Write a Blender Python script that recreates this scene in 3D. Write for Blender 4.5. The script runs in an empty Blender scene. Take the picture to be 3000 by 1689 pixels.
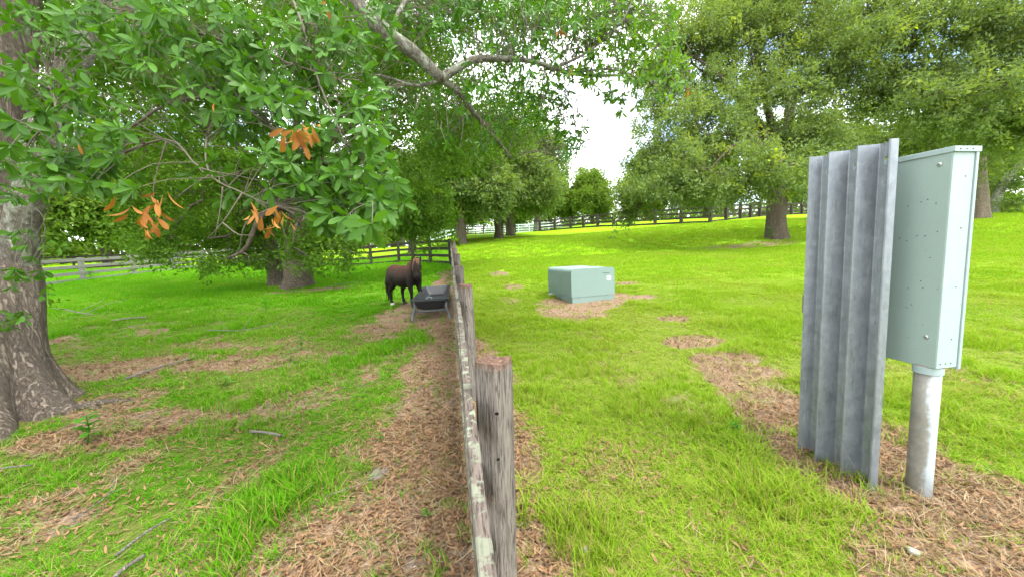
import bpy, bmesh, math, random
import numpy as np
from mathutils import Vector, Matrix
R_ = math.radians
rng = np.random.default_rng(7)
random.seed(7)
sc = bpy.context.scene
col = sc.collection

# ------------------------------------------------------------------ camera
HCAM = 1.78
YAW, PIT, ROL, FPX = R_(9.1), R_(6.0), R_(2.2), 1100.0
Fv = np.array([math.sin(YAW)*math.cos(PIT), math.cos(YAW)*math.cos(PIT), -math.sin(PIT)])
r0 = np.array([math.cos(YAW), -math.sin(YAW), 0.0]); u0 = np.cross(r0, Fv)
Rv = math.cos(ROL)*r0 - math.sin(ROL)*u0
Uv = math.sin(ROL)*r0 + math.cos(ROL)*u0
Cv = np.array([0, 0, HCAM])
cam_d = bpy.data.cameras.new('camera'); cam = bpy.data.objects.new('camera', cam_d); col.objects.link(cam)
cam_d.sensor_width = 36; cam_d.lens = FPX/3000*36; cam_d.clip_start = .05; cam_d.clip_end = 2000
mw = Matrix.Identity(4)
for i in range(3):
    mw[i][0] = Rv[i]; mw[i][1] = Uv[i]; mw[i][2] = -Fv[i]; mw[i][3] = Cv[i]
cam.matrix_world = mw
sc.camera = cam

# ------------------------------------------------------------------ world, sun, exposure
SUN_EL, SUN_AZ = R_(60), R_(138)       # azimuth clockwise from +Y: to the right and a little behind the camera
wd = bpy.data.worlds.new('World'); sc.world = wd; wd.use_nodes = True
nt = wd.node_tree; nt.nodes.clear()
sky = nt.nodes.new('ShaderNodeTexSky'); sky.sky_type = 'NISHITA'; sky.sun_disc = False
sky.sun_elevation = SUN_EL; sky.sun_rotation = SUN_AZ; sky.air_density = 1.0; sky.dust_density = 1.5
tc = nt.nodes.new('ShaderNodeTexCoord')
mp = nt.nodes.new('ShaderNodeMapping'); mp.inputs['Scale'].default_value = (1, 1, 2.2)
nz = nt.nodes.new('ShaderNodeTexNoise'); nz.inputs['Scale'].default_value = 2.6; nz.inputs['Detail'].default_value = 7; nz.inputs['Roughness'].default_value = .55
rp = nt.nodes.new('ShaderNodeValToRGB'); rp.color_ramp.elements[0].position = .36; rp.color_ramp.elements[1].position = .54
mx = nt.nodes.new('ShaderNodeMixRGB'); mx.inputs[2].default_value = (10.2, 10.4, 10.2, 1)
bg = nt.nodes.new('ShaderNodeBackground'); bg.inputs['Strength'].default_value = .115
wo = nt.nodes.new('ShaderNodeOutputWorld')
L = nt.links.new
L(tc.outputs['Generated'], mp.inputs['Vector']); L(mp.outputs['Vector'], nz.inputs['Vector']); L(nz.outputs['Fac'], rp.inputs['Fac'])
L(rp.outputs['Color'], mx.inputs[0]); L(sky.outputs['Color'], mx.inputs[1]); L(mx.outputs[0], bg.inputs['Color']); L(bg.outputs[0], wo.inputs['Surface'])
sd = bpy.data.lights.new('sun', 'SUN'); sun = bpy.data.objects.new('sun', sd); col.objects.link(sun)
sd.energy = 1.5; sd.angle = R_(28); sd.color = (1, .96, .87)
sdir = Vector((math.sin(SUN_AZ)*math.cos(SUN_EL), math.cos(SUN_AZ)*math.cos(SUN_EL), math.sin(SUN_EL)))
sun.rotation_euler = (-sdir).to_track_quat('-Z', 'Y').to_euler()
sun.location = (20, -10, 40)
sc.view_settings.view_transform = 'Standard'; sc.view_settings.look = 'None'
sc.view_settings.exposure = 2.0; sc.view_settings.gamma = 1.0; sc.view_settings.use_curve_mapping = False
sc.render.engine = 'CYCLES'
cy = sc.cycles
cy.max_bounces = 5; cy.diffuse_bounces = 4; cy.glossy_bounces = 1; cy.transmission_bounces = 3; cy.use_adaptive_sampling = True; cy.adaptive_threshold = .03; cy.transparent_max_bounces = 4
cy.use_denoising = True
try: cy.denoiser = 'OPENIMAGEDENOISE'
except Exception: pass
cy.sample_clamp_indirect = 6

# ------------------------------------------------------------------ numeric helpers
PXS = 3000/2576.0
def at(x, y, depth):
    """a point at the given distance along the view axis (pixel grid 2576 wide)"""
    return Cv + depth*(Fv + Rv*(x*PXS-1500)/FPX + Uv*(844.5-y*PXS)/FPX)
def sst(a, b, x):
    t = np.clip((x-a)/(b-a), 0, 1); return t*t*(3-2*t)
PS = [0, 5, 9, 14, 20, 29, 38, 49, 60, 1000]; PZ = [0, 0, .13, .26, .5, .95, 1.32, 1.75, 1.85, 1.85]
def terrain(x, y):
    s = x*math.sin(YAW) + y*math.cos(YAW)
    return .0402*np.minimum(s, 75) + np.interp(s, PS, PZ)*sst(-7, 3, x)*(1+.6*sst(10, 30, x))
def T(x, y): return float(terrain(np.float64(x), np.float64(y)))
def _h(i, j, k, s):
    n = (i*374761393 + j*668265263 + k*2147483647 + s*974634777) & 0xffffffff
    n = ((n ^ (n >> 13))*1274126177) & 0xffffffff
    return ((n ^ (n >> 16)) & 0xffff)/65535.0
def vnoise(x, y, z=0.0, s=0):
    x, y, z = np.broadcast_arrays(np.asarray(x, float), np.asarray(y, float), np.asarray(z, float))
    xi, yi, zi = [np.floor(a).astype(np.int64) for a in (x, y, z)]
    fx, fy, fz = x-xi, y-yi, z-zi
    fx, fy, fz = [a*a*(3-2*a) for a in (fx, fy, fz)]
    o = 0
    for a in (0, 1):
        for b in (0, 1):
            for c in (0, 1):
                o = o + _h(xi+a, yi+b, zi+c, s)*(fx if a else 1-fx)*(fy if b else 1-fy)*(fz if c else 1-fz)
    return o
def fbm(x, y, z=0.0, s=0, o=3):
    t, a, n = 0, 1, 0
    for k in range(o):
        t = t + a*vnoise(x*2**k, y*2**k, np.asarray(z)*2**k, s+k); n += a; a *= .5
    return t/n
def litter(x, y):
    """how much bare ground, fallen leaves and painted oak shade, 0 to 1"""
    s = x*math.sin(YAW) + y*math.cos(YAW)
    n1 = fbm(x*.9, y*.9, s=3); n2 = fbm(x*2.6, y*2.6, s=9)
    nn = (n1-.5)*1.2 + (n2-.5)*.8
    o = np.zeros_like(x)
    left = sst(.2, -.3, x)*sst(9.8, 7.2, s + .25*np.minimum(x+2, 0) + nn*1.5)
    o = np.maximum(o, left*np.clip(sst(.36, .88, n1*.55+n2*.45)*.90 + .12, 0, 1))
    o = np.maximum(o, sst(.3, .8, x)*sst(12, 5, s)*np.clip(sst(.48, .85, n1*.55+n2*.45)*.6+.06, 0, 1))
    wl = np.interp(y, [0, 2.1, 2.7, 4.2, 5.6, 8, 11, 17, 20], [1.2, 1.02, .82, .58, .52, .55, .7, .45, .3])
    o = np.maximum(o, np.where(x < .12, sst(wl*1.35, wl*.75, -x+nn*.9), 0)*sst(19, 16, y))
    wr = np.interp(y, [0, 1.85, 3.1, 4.5, 7, 12, 17], [.62, .60, .60, .58, .3, .25, .2])
    o = np.maximum(o, np.where(x >= .12, sst(wr*1.3, wr*.7, x+nn*.45), 0)*.95*sst(19, 15, y))
    def ell(cx, cy_, rx, ry, st=1., rot=0., nz_=.7):
        dx, dy = x-cx, y-cy_; c, q = math.cos(rot), math.sin(rot)
        d = np.hypot((dx*c+dy*q)/rx, (-dx*q+dy*c)/ry) + nn*nz_
        return st*sst(1.15, .75, d)
    for a in [(3.05, 2.7, .58, 1.5, 1, -.08), (2.75, 1.35, .75, .45, .8), (3.4, 1.2, .9, .7, .85), (3.45, 3.9, .5, .4, .75),
              (3.3, 8.55, 1.15, .95, 1), (2.5, 7.7, .7, .75, .95), (4.35, 8.5, .55, .35, .9), (5.1, 10.5, .5, .35, .8),
              (4.17, 6.47, .3, .22, .9), (3.7, 5.2, .5, .28, .75), (1.75, 14.2, .5, .9, .7), (1.85, 11.3, .35, .6, .8), (3.63, 4.44, .5, .25, .8),
              (1.4, 9.2, .3, .5, .5), (-.75, 8.7, .85, 1.7, 1), (-1.3, 7.6, .8, .6, .9), (-5, 14.6, 1.6, .6, .9), (-4.9, 6.4, 1.5, .55, 1), (-3.3, 4.15, .8, .4, 1),
              (-2.6, 6.1, 1.2, .35, .8), (-4, 4.9, .5, .4, 1), (16.5, 18.6, 4.5, 1.6, .55), (5.5, 36.8, 4, 1.2, .55), (2.2, 47.5, 2, .8, .6), (38, 23.6, 5, 1.2, .7)]:  # the patch before the big oak paints its shade as brownish ground
        o = np.maximum(o, ell(*a))
    return np.clip(o*(.78+.34*sst(.35, .6, n2)), 0, 1)

# ------------------------------------------------------------------ object helpers
def tag(o, label=None, cat=None, group=None, kind=None):
    if label: o['label'] = label
    if cat: o['category'] = cat
    if group: o['group'] = group
    if kind: o['kind'] = kind
    return o
def empty(name, loc=(0, 0, 0), rz=0):
    o = bpy.data.objects.new(name, None); col.objects.link(o); o.location = loc; o.rotation_euler = (0, 0, rz); o.empty_display_size = .2
    return o
def fast_mesh(name, V, Fc, smooth=False):
    """V (n,3); Fc (m,k) array of equal polygons"""
    me = bpy.data.meshes.new(name); V = np.asarray(V, np.float32); Fc = np.asarray(Fc, np.int32); m, k = Fc.shape
    me.vertices.add(len(V)); me.vertices.foreach_set('co', V.ravel())
    me.loops.add(m*k); me.loops.foreach_set('vertex_index', Fc.ravel())
    me.polygons.add(m); me.polygons.foreach_set('loop_start', np.arange(0, m*k, k, dtype=np.int32))
    me.update(calc_edges=True)
    if smooth: me.polygons.foreach_set('use_smooth', np.ones(m, bool))
    return me
def obj(name, me, mat=None, parent=None):
    if mat is not None and not me.materials: me.materials.append(mat)
    o = bpy.data.objects.new(name, me); col.objects.link(o)
    if parent is not None: o.parent = parent
    return o
def fattr(me, name, vals, domain='FACE'):
    a = me.attributes.new(name, 'FLOAT', domain); a.data.foreach_set('value', np.asarray(vals, np.float32))
class MB:
    """collects pieces of one mesh"""
    def __init__(s): s.v = []; s.f = []
    def add(s, V, Fs):
        o = len(s.v); s.v += [tuple(map(float, p)) for p in V]; s.f += [tuple(int(i)+o for i in q) for q in Fs]; return s
    def box(s, a, b):
        x0, y0, z0 = a; x1, y1, z1 = b
        return s.add([(x0,y0,z0),(x1,y0,z0),(x1,y1,z0),(x0,y1,z0),(x0,y0,z1),(x1,y0,z1),(x1,y1,z1),(x0,y1,z1)],
                     [(0,3,2,1),(4,5,6,7),(0,1,5,4),(1,2,6,5),(2,3,7,6),(3,0,4,7)])
    def tube(s, pts, rad, n=8, cap=True, mod=None):
        V, Q = loft(pts, rad, n, mod); s.add(V, Q)
        if cap:
            k = len(pts); o = len(s.v)-k*n
            s.f.append(tuple(o+i for i in range(n))[::-1]); s.f.append(tuple(o+(k-1)*n+i for i in range(n)))
        return s
    def mesh(s, name, smooth=False, bevel=0, seg=2):
        me = bpy.data.meshes.new(name); me.from_pydata(s.v, [], s.f); me.update()
        if bevel:
            bm = bmesh.new(); bm.from_mesh(me); bmesh.ops.remove_doubles(bm, verts=bm.verts, dist=1e-6)
            bmesh.ops.bevel(bm, geom=[e for e in bm.edges if e.is_manifold and e.calc_face_angle(0) > .4], offset=bevel, segments=seg, affect='EDGES', profile=.5)
            bmesh.ops.recalc_face_normals(bm, faces=bm.faces); bm.to_mesh(me); bm.free()
        if smooth:
            for p in me.polygons: p.use_smooth = True
        return me
    def build(s, name, mat, parent=None, smooth=False, bevel=0, seg=2):
        return obj(name, s.mesh(name, smooth, bevel, seg), mat, parent)
def frames(P):
    P = np.asarray(P, float); t = np.gradient(P, axis=0); t /= np.linalg.norm(t, axis=1)[:, None]+1e-9
    a = np.array([0, 0, 1.]) if abs(t[0][2]) < .9 else np.array([1., 0, 0])
    u = np.cross(t[0], a); u /= np.linalg.norm(u); U = [u]
    for i in range(1, len(P)):
        u = U[-1]-t[i]*np.dot(U[-1], t[i]); u /= np.linalg.norm(u)+1e-9; U.append(u)
    U = np.array(U); return t, U, np.cross(t, U)
def loft(P, rad, n, mod=None):
    P = np.asarray(P, float); rad = np.broadcast_to(np.asarray(rad, float), (len(P),)); t, U, W = frames(P)
    th = np.linspace(0, 2*np.pi, n, endpoint=False); V = []
    for i in range(len(P)):
        r = rad[i]*(mod(i, th) if mod else 1)
        V.append(P[i] + (U[i][None]*np.cos(th)[:, None] + W[i][None]*np.sin(th)[:, None])*np.reshape(r, (-1, 1)))
    V = np.concatenate(V); Q = []
    for i in range(len(P)-1):
        for j in range(n): Q.append((i*n+j, i*n+(j+1) % n, (i+1)*n+(j+1) % n, (i+1)*n+j))
    return V, Q
def spline(pts, n):
    P = np.asarray(pts, float); k = len(P)
    if k < 3: return np.array([P[0]+(P[-1]-P[0])*t for t in np.linspace(0, 1, n)])
    E = np.vstack([2*P[0]-P[1], P, 2*P[-1]-P[-2]]); o = []
    for t in np.linspace(0, k-1-1e-6, n):
        i = int(t); f = t-i; a, b, c, d = E[i:i+4]
        o.append(.5*((2*b)+(-a+c)*f+(2*a-5*b+4*c-d)*f*f+(-a+3*b-3*c+d)*f**3))
    return np.array(o)
def apply_mods(o):
    dg = bpy.context.evaluated_depsgraph_get(); me = bpy.data.meshes.new_from_object(o.evaluated_get(dg)); old = o.data
    o.modifiers.clear(); o.data = me; bpy.data.meshes.remove(old); return o
def cut(o, cutters):
    """real holes: subtract cutter meshes (in the object's own space)"""
    tmp = []
    for c in cutters:
        k = bpy.data.objects.new('cutter', c); col.objects.link(k); k.matrix_world = o.matrix_world; tmp.append(k)
        m = o.modifiers.new('hole', 'BOOLEAN'); m.object = k; m.operation = 'DIFFERENCE'; m.solver = 'EXACT'
    bpy.context.view_layer.update(); apply_mods(o)
    for k in tmp: bpy.data.objects.remove(k)
    return o

# ------------------------------------------------------------------ materials
class NB:
    def __init__(s, name):
        s.m = bpy.data.materials.new(name); s.m.use_nodes = True; s.t = s.m.node_tree; s.t.nodes.clear()
        s.out = s.n('ShaderNodeOutputMaterial')
    def n(s, ty, ins=None, **kw):
        d = s.t.nodes.new(ty)
        for k, v in kw.items(): setattr(d, k, v)
        for k, v in (ins or {}).items(): s.set(d.inputs[k], v)
        return d
    def set(s, i, v):
        if isinstance(v, bpy.types.NodeSocket): s.t.links.new(v, i)
        elif isinstance(v, bpy.types.Node): s.t.links.new(v.outputs[0], i)
        else:
            if isinstance(v, tuple) and len(v) == 3 and i.type == 'RGBA': v = (*v, 1)
            i.default_value = v
    def co(s, kind='Object', scale=(1, 1, 1), rot=(0, 0, 0)):
        t = s.n('ShaderNodeTexCoord'); return s.n('ShaderNodeMapping', {'Vector': t.outputs[kind], 'Scale': scale, 'Rotation': rot}).outputs[0]
    def pos(s, scale=(1, 1, 1)):
        g = s.n('ShaderNodeNewGeometry'); return s.n('ShaderNodeMapping', {'Vector': g.outputs['Position'], 'Scale': scale}).outputs[0]
    def noise(s, vec, scale, detail=4, rough=.55, dist=0):
        return s.n('ShaderNodeTexNoise', {'Vector': vec, 'Scale': scale, 'Detail': detail, 'Roughness': rough, 'Distortion': dist}).outputs['Fac']
    def ramp(s, fac, *stops):
        r = s.n('ShaderNodeValToRGB', {'Fac': fac}); e = r.color_ramp.elements
        while len(e) < len(stops): e.new(.5)
        for q, (p, c) in zip(e, stops):
            q.position = p; q.color = (*c, 1) if isinstance(c, tuple) else (c, c, c, 1)
        return r.outputs[0]
    def mix(s, f, a, b, mode='MIX'):
        return s.n('ShaderNodeMixRGB', {0: f, 1: a, 2: b}, blend_type=mode).outputs[0]
    def math(s, op, a, b=0.0): return s.n('ShaderNodeMath', {0: a, 1: b}, operation=op).outputs[0]
    def bump(s, h, strength=.5, dist=.02): return s.n('ShaderNodeBump', {'Height': h, 'Strength': strength, 'Distance': dist}).outputs[0]
    def attr(s, name): return s.n('ShaderNodeAttribute', attribute_name=name).outputs['Fac']
    def pbr(s, base, rough=.8, metal=0.0, spec=.3, normal=None, **kw):
        d = {'Base Color': base, 'Roughness': rough, 'Metallic': metal, 'Specular IOR Level': spec}
        if normal is not None: d['Normal'] = normal
        d.update(kw); p = s.n('ShaderNodeBsdfPrincipled', d); s.t.links.new(p.outputs[0], s.out.inputs[0]); return s.m
    def leafy(s, base, tcol, trans=.35, rough=.5, spec=.25):
        p = s.n('ShaderNodeBsdfPrincipled', {'Base Color': base, 'Roughness': rough, 'Specular IOR Level': spec})
        t = s.n('ShaderNodeBsdfTranslucent', {'Color': tcol}); x = s.n('ShaderNodeMixShader', {0: trans, 1: p.outputs[0], 2: t.outputs[0]})
        s.t.links.new(x.outputs[0], s.out.inputs[0]); return s.m
def leaf_mat(name, dark, mid, tip, trans=.35, spec=.08, rough=.6, pscale=.5):
    b = NB(name); t = b.attr('tint'); n = b.noise(b.pos(), pscale, 2)
    f = b.math('ADD', b.math('MULTIPLY', t, .7), b.math('MULTIPLY', n, .35))
    c = b.ramp(f, (.15, dark), (.55, mid), (.80, mid), (.97, tip))
    tc_ = b.mix(1.0, c, (1.35, 1.35, .4), 'MULTIPLY')
    return b.leafy(c, tc_, trans, rough, spec)
def bark_mat(name, c1, c2, lich=(.42, .46, .38), la=.58, sc_=1.0, strength=.9):
    b = NB(name); v = b.co('Object', (7*sc_, 7*sc_, 1.1*sc_)); n = b.noise(v, 2.4, 9, .68, .9); f2 = b.noise(b.co('Object', (16*sc_, 16*sc_, 5*sc_)), 2.5, 5, .7, .5)
    rg_ = b.math('ABSOLUTE', b.math('SUBTRACT', n, .5)); w2 = b.ramp(rg_, (0, 0.0), (.09, 1.0))
    c = b.ramp(f2, (.3, c1), (.7, c2)); c = b.mix(.55, c, b.ramp(w2, (0, .25), (1, 1.0)), 'MULTIPLY')
    ln = b.noise(b.co('Object', (1, 1, 1)), 4*sc_, 7, .72); c = b.mix(b.ramp(ln, (la, 0.0), (la+.08, .8)), c, lich)
    h = b.math('ADD', b.math('MULTIPLY', w2, .7), b.math('MULTIPLY', f2, .6))
    return b.pbr(c, .95, spec=.1, normal=b.bump(h, strength, .03))
def wood_mat(name, c1, c2, lich, la, tone=1.0, reddish_top=False):
    b = NB(name); v = b.co('Object', (14, 14, 1.0)) if reddish_top else b.co('Object', (14, 1.0, 14))
    n = b.noise(v, 2.5, 8, .7, .6); fine = b.noise(v, 11, 3, .6)
    c = b.ramp(n, (.3, c1), (.52, c2), (.75, tuple(x*1.25 for x in c2)))
    c = b.mix(b.ramp(fine, (.38, .75), (.5, 0.0)), c, tuple(x*.35 for x in c1))
    p = b.co('Object'); ln = b.noise(p, 13, 6, .65); big = b.noise(p, 2.2, 2)
    lm = b.math('MULTIPLY', b.ramp(ln, (la, 0.0), (la+.06, 1.0)), b.ramp(big, (.35, .25), (.6, 1.0)))
    c = b.mix(lm, c, lich)
    if reddish_top:
        z = b.n('ShaderNodeSeparateXYZ', {0: b.co('Object')}).outputs[2]
        zz = b.math('MULTIPLY', b.math('SUBTRACT', b.math('ADD', z, b.math('MULTIPLY', b.noise(p, 25, 3), .06)), 1.2), 10.0)
        c = b.mix(b.ramp(zz, (.42, 0.0), (.75, .92)), c, b.ramp(b.noise(p, 60, 4), (.35, (.045, .027, .020)), (.6, (.14, .080, .055)), (.75, (.24, .155, .105))))
    h = b.math('ADD', n, b.math('MULTIPLY', lm, .3))
    return b.pbr(c, .9, spec=.15, normal=b.bump(h, .55, .01))

M = {}
M['bark'] = bark_mat('oak_bark', (.14, .112, .088), (.30, .25, .205), (.30, .31, .27), la=.68)
M['bark_pale'] = bark_mat('pale_lichen_bark', (.15, .13, .105), (.34, .315, .26), (.40, .43, .34), la=.48, sc_=2.0)
M['bark_mid'] = bark_mat('mid_bark', (.10, .078, .058), (.27, .22, .17), (.34, .34, .27), la=.62)
M['twig'] = NB('twig_bark').pbr((.125, .108, .085), .9, spec=.1)
M['deadwood'] = bark_mat('dead_wood', (.28, .25, .21), (.46, .42, .36), la=.66, sc_=3)
M['leaf_near'] = leaf_mat('broad_oak_leaf', (.028, .088, .008), (.070, .182, .014), (.25, .35, .02), .36, .24, .40, 2.5)
M['leaf_yellow'] = leaf_mat('yellow_green_leaf', (.05, .14, .018), (.12, .23, .018), (.28, .28, .015), .45, .25, .45, 1.5)  # yellow-green leaves at the right end of the limb
M['leaf_dead'] = leaf_mat('dead_orange_leaf', (.20, .075, .020), (.36, .165, .045), (.46, .26, .10), .25, .1, .7, 9)
M['crown_dark'] = leaf_mat('dark_oak_foliage', (.036, .084, .011), (.082, .168, .018), (.19, .28, .02), .42)
M['crown_mid'] = leaf_mat('grey_green_foliage', (.074, .122, .040), (.148, .215, .070), (.24, .31, .04), .42)
M['crown_right'] = leaf_mat('live_oak_foliage', (.080, .128, .044), (.160, .225, .078), (.34, .40, .03), .42)
M['crown_far'] = leaf_mat('far_foliage', (.070, .125, .022), (.13, .21, .032), (.19, .25, .04), .40, pscale=.15)
def grass_mat(name, a, b_, c_):
    b = NB(name); n = b.noise(b.pos(), .45, 3); t = b.attr('tint'); f = b.math('ADD', b.math('MULTIPLY', n, .45), b.math('MULTIPLY', t, .6))
    c = b.ramp(f, (.2, a), (.5, b_), (.72, c_), (.80, (.32, .28, .09))); return b.leafy(c, b.mix(1.0, c, (1.25, 1.2, .4), 'MULTIPLY'), .42, .6, .06)
M['lawn'] = grass_mat('lawn_blades', (.120, .245, .012), (.190, .345, .014), (.28, .40, .03))
M['paddock'] = grass_mat('paddock_blades', (.056, .205, .006), (.098, .30, .006), (.155, .37, .010))
M['weed'] = leaf_mat('weed_leaf', (.035, .13, .015), (.07, .21, .015), (.14, .27, .02), .35)
M['litter'] = leaf_mat('litter_leaf', (.085, .050, .028), (.26, .155, .085), (.47, .33, .205), .1, .1, .8, 9)
M['straw'] = leaf_mat('dry_straw', (.20, .14, .08), (.33, .25, .15), (.45, .36, .24), .1, .15, .8, 3)

# ground
b = NB('ground_cover'); p = b.pos(); lit = b.attr('lit'); far = b.attr('far'); lf = b.attr('leftside')
n1 = b.noise(p, 5, 6, .65); n2 = b.noise(p, 38, 4, .6); n3 = b.noise(p, .35, 3)
soil = b.ramp(n2, (.3, (.10, .064, .042)), (.5, (.21, .14, .09)), (.7, (.36, .255, .175)))
soil = b.mix(b.ramp(n1, (.55, 0.0), (.72, .7)), soil, (.20, .185, .17))
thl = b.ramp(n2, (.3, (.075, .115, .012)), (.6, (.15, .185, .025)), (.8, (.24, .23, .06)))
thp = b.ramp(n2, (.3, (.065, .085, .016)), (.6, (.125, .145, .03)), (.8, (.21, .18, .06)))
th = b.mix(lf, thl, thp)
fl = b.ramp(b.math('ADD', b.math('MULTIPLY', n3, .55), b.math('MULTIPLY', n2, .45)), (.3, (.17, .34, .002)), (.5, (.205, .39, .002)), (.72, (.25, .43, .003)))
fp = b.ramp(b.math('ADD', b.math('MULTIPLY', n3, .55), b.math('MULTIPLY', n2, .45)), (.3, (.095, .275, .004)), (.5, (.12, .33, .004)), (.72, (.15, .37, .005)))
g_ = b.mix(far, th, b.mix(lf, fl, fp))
lm = b.ramp(b.math('ADD', lit, b.math('MULTIPLY', b.math('SUBTRACT', n1, .5), .5)), (.35, 0.0), (.6, 1.0))
c = b.mix(lm, g_, soil)
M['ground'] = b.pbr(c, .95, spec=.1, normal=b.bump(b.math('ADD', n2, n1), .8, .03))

# ------------------------------------------------------------------ ground sheet
def axis(dense, lo, hi, step):
    a = [0.0]; st = step
    while a[-1] < hi:
        if a[-1] > dense: st *= 1.09
        a.append(a[-1]+st)
    bk = [0.0]; st = step
    while bk[-1] > lo:
        if bk[-1] < -dense: st *= 1.09
        bk.append(bk[-1]-st)
    return np.array(sorted(set(bk[1:]+a)))
gx = axis(6.5, -420, 420, .085); gy = axis(11.5, -60, 460, .085)
gy = gy[gy > -60]
X, Y = np.meshgrid(gx, gy); xs, ys = X.ravel(), Y.ravel()
sdep = xs*math.sin(YAW)+ys*math.cos(YAW)
lv = litter(xs, ys)
near = sst(16, 8, sdep)
zz = terrain(xs, ys) + near*((fbm(xs*1.3, ys*1.3, s=40)-.5)*.05 + (fbm(xs*6, ys*6, s=44, o=2)-.5)*.018) - .01
nxg, nyg = len(gx), len(gy)
i = np.arange((nyg-1)*(nxg-1)); r_, c_ = i//(nxg-1), i % (nxg-1); a0 = r_*nxg+c_
gme = fast_mesh('ground', np.c_[xs, ys, zz], np.c_[a0, a0+1, a0+1+nxg, a0+nxg], True)
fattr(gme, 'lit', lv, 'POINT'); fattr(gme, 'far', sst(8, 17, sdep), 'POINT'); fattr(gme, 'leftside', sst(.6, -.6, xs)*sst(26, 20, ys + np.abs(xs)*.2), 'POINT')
tag(obj('ground', gme, M['ground']), kind='structure')

# ------------------------------------------------------------------ scatter by geometry nodes (grass, litter)
hidden = bpy.data.collections.new('sources')
def scatter(name, P, rot, scl, idx, protos, label, cat):
    me = bpy.data.meshes.new(name); me.vertices.add(len(P)); me.vertices.foreach_set('co', np.asarray(P, np.float32).ravel())
    a = me.attributes.new('rot', 'FLOAT_VECTOR', 'POINT'); a.data.foreach_set('vector', np.asarray(rot, np.float32).ravel())
    a = me.attributes.new('scl', 'FLOAT_VECTOR', 'POINT'); a.data.foreach_set('vector', np.asarray(scl, np.float32).ravel())
    a = me.attributes.new('idx', 'INT', 'POINT'); a.data.foreach_set('value', np.asarray(idx, np.int32))
    o = bpy.data.objects.new(name, me); col.objects.link(o)
    ng = bpy.data.node_groups.new(name, 'GeometryNodeTree')
    ng.interface.new_socket('Geometry', in_out='INPUT', socket_type='NodeSocketGeometry'); ng.interface.new_socket('Geometry', in_out='OUTPUT', socket_type='NodeSocketGeometry')
    gi = ng.nodes.new('NodeGroupInput'); go = ng.nodes.new('NodeGroupOutput'); iop = ng.nodes.new('GeometryNodeInstanceOnPoints'); g2i = ng.nodes.new('GeometryNodeGeometryToInstance')
    K = ng.links.new
    for q in reversed(protos):
        oi = ng.nodes.new('GeometryNodeObjectInfo'); oi.inputs['Object'].default_value = q; K(oi.outputs['Geometry'], g2i.inputs[0])
    K(gi.outputs[0], iop.inputs['Points']); K(g2i.outputs[0], iop.inputs['Instance']); iop.inputs['Pick Instance'].default_value = True
    for nm, ty, so in (('idx', 'INT', 'Instance Index'), ('rot', 'FLOAT_VECTOR', 'Rotation'), ('scl', 'FLOAT_VECTOR', 'Scale')):
        na = ng.nodes.new('GeometryNodeInputNamedAttribute'); na.data_type = ty; na.inputs['Name'].default_value = nm; K(na.outputs['Attribute'], iop.inputs[so])
    K(iop.outputs[0], go.inputs[0])
    md = o.modifiers.new('scatter', 'NODES'); md.node_group = ng
    return tag(o, label, cat, kind='stuff')
def clump(name, n, rad, h, w, lean, mat, seg=3, hvar=.5):
    V = []; Fq = []; tint = []
    for k in range(n):
        a = random.uniform(0, 6.283); r = rad*math.sqrt(random.random()); bx, by = r*math.cos(a), r*math.sin(a)
        hh = h*random.uniform(1-hvar, 1); d = random.uniform(0, 6.283)*.6 + a*.4; ln = lean*random.uniform(.3, 1.2)*hh
        wx, wy = -math.sin(d+random.uniform(-.8, .8))*w/2, math.cos(d)*w/2; o = len(V)
        for j in range(seg+1):
            t = j/seg; k_ = 1-t**1.5 if j < seg else .02
            cx_, cy_, cz = bx+math.cos(d)*ln*t*t, by+math.sin(d)*ln*t*t, hh*(t-.18*lean*t*t)
            V += [(cx_-wx*k_, cy_-wy*k_, cz), (cx_+wx*k_, cy_+wy*k_, cz)]
        for j in range(seg): Fq.append((o+2*j, o+2*j+1, o+2*j+3, o+2*j+2)); 
        tint += [random.random()]*seg
    me = fast_mesh(name, V, Fq); fattr(me, 'tint', tint); me.materials.append(mat)
    o = bpy.data.objects.new(name, me); hidden.objects.link(o); return o
def field_points(n_try, s0, s1, keep):
    """random ground points between two distances from the camera that lie in (or near) the view"""
    u = rng.random(n_try); s = np.sqrt(s0*s0 + u*(s1*s1-s0*s0)); l = (rng.random(n_try)*2-1)*(s*1.5+.7)
    x = s*math.sin(YAW)+l*math.cos(YAW); y = s*math.cos(YAW)-l*math.sin(YAW)
    k = rng.random(n_try) < keep(x, y, s); return x[k], y[k], s[k]
tall = [clump('grass_source', 12, .055, .145, .0070, 1.0, M['lawn'], 4) for _ in range(6)]
tallp = [clump('grass_source', 12, .065, .135, .0072, 1.15, M['paddock'], 4) for _ in range(6)]
short = [clump('grass_source', 26, .09, .062, .007, .8, M['lawn'], 2) for _ in range(5)]
shortp = [clump('grass_source', 22, .09, .085, .008, .95, M['paddock'], 2) for _ in range(5)]
strawy = [clump('grass_source', 9, .06, .15, .0045, 1.5, M['straw']) for _ in range(3)]
def lay(x, y, lo, hi, tilt=.15, flat=1.0):
    n = len(x); s = lo+(hi-lo)*rng.random(n); z = terrain(x, y) + sst(16, 8, x*math.sin(YAW)+y*math.cos(YAW))*((fbm(x*1.3, y*1.3, s=40)-.5)*.05 + (fbm(x*6, y*6, s=44, o=2)-.5)*.018) - .012
    return np.c_[x, y, z], np.c_[(rng.random(n)-.5)*2*tilt, (rng.random(n)-.5)*2*tilt, rng.random(n)*6.283], np.c_[s, s, s*flat]
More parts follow.
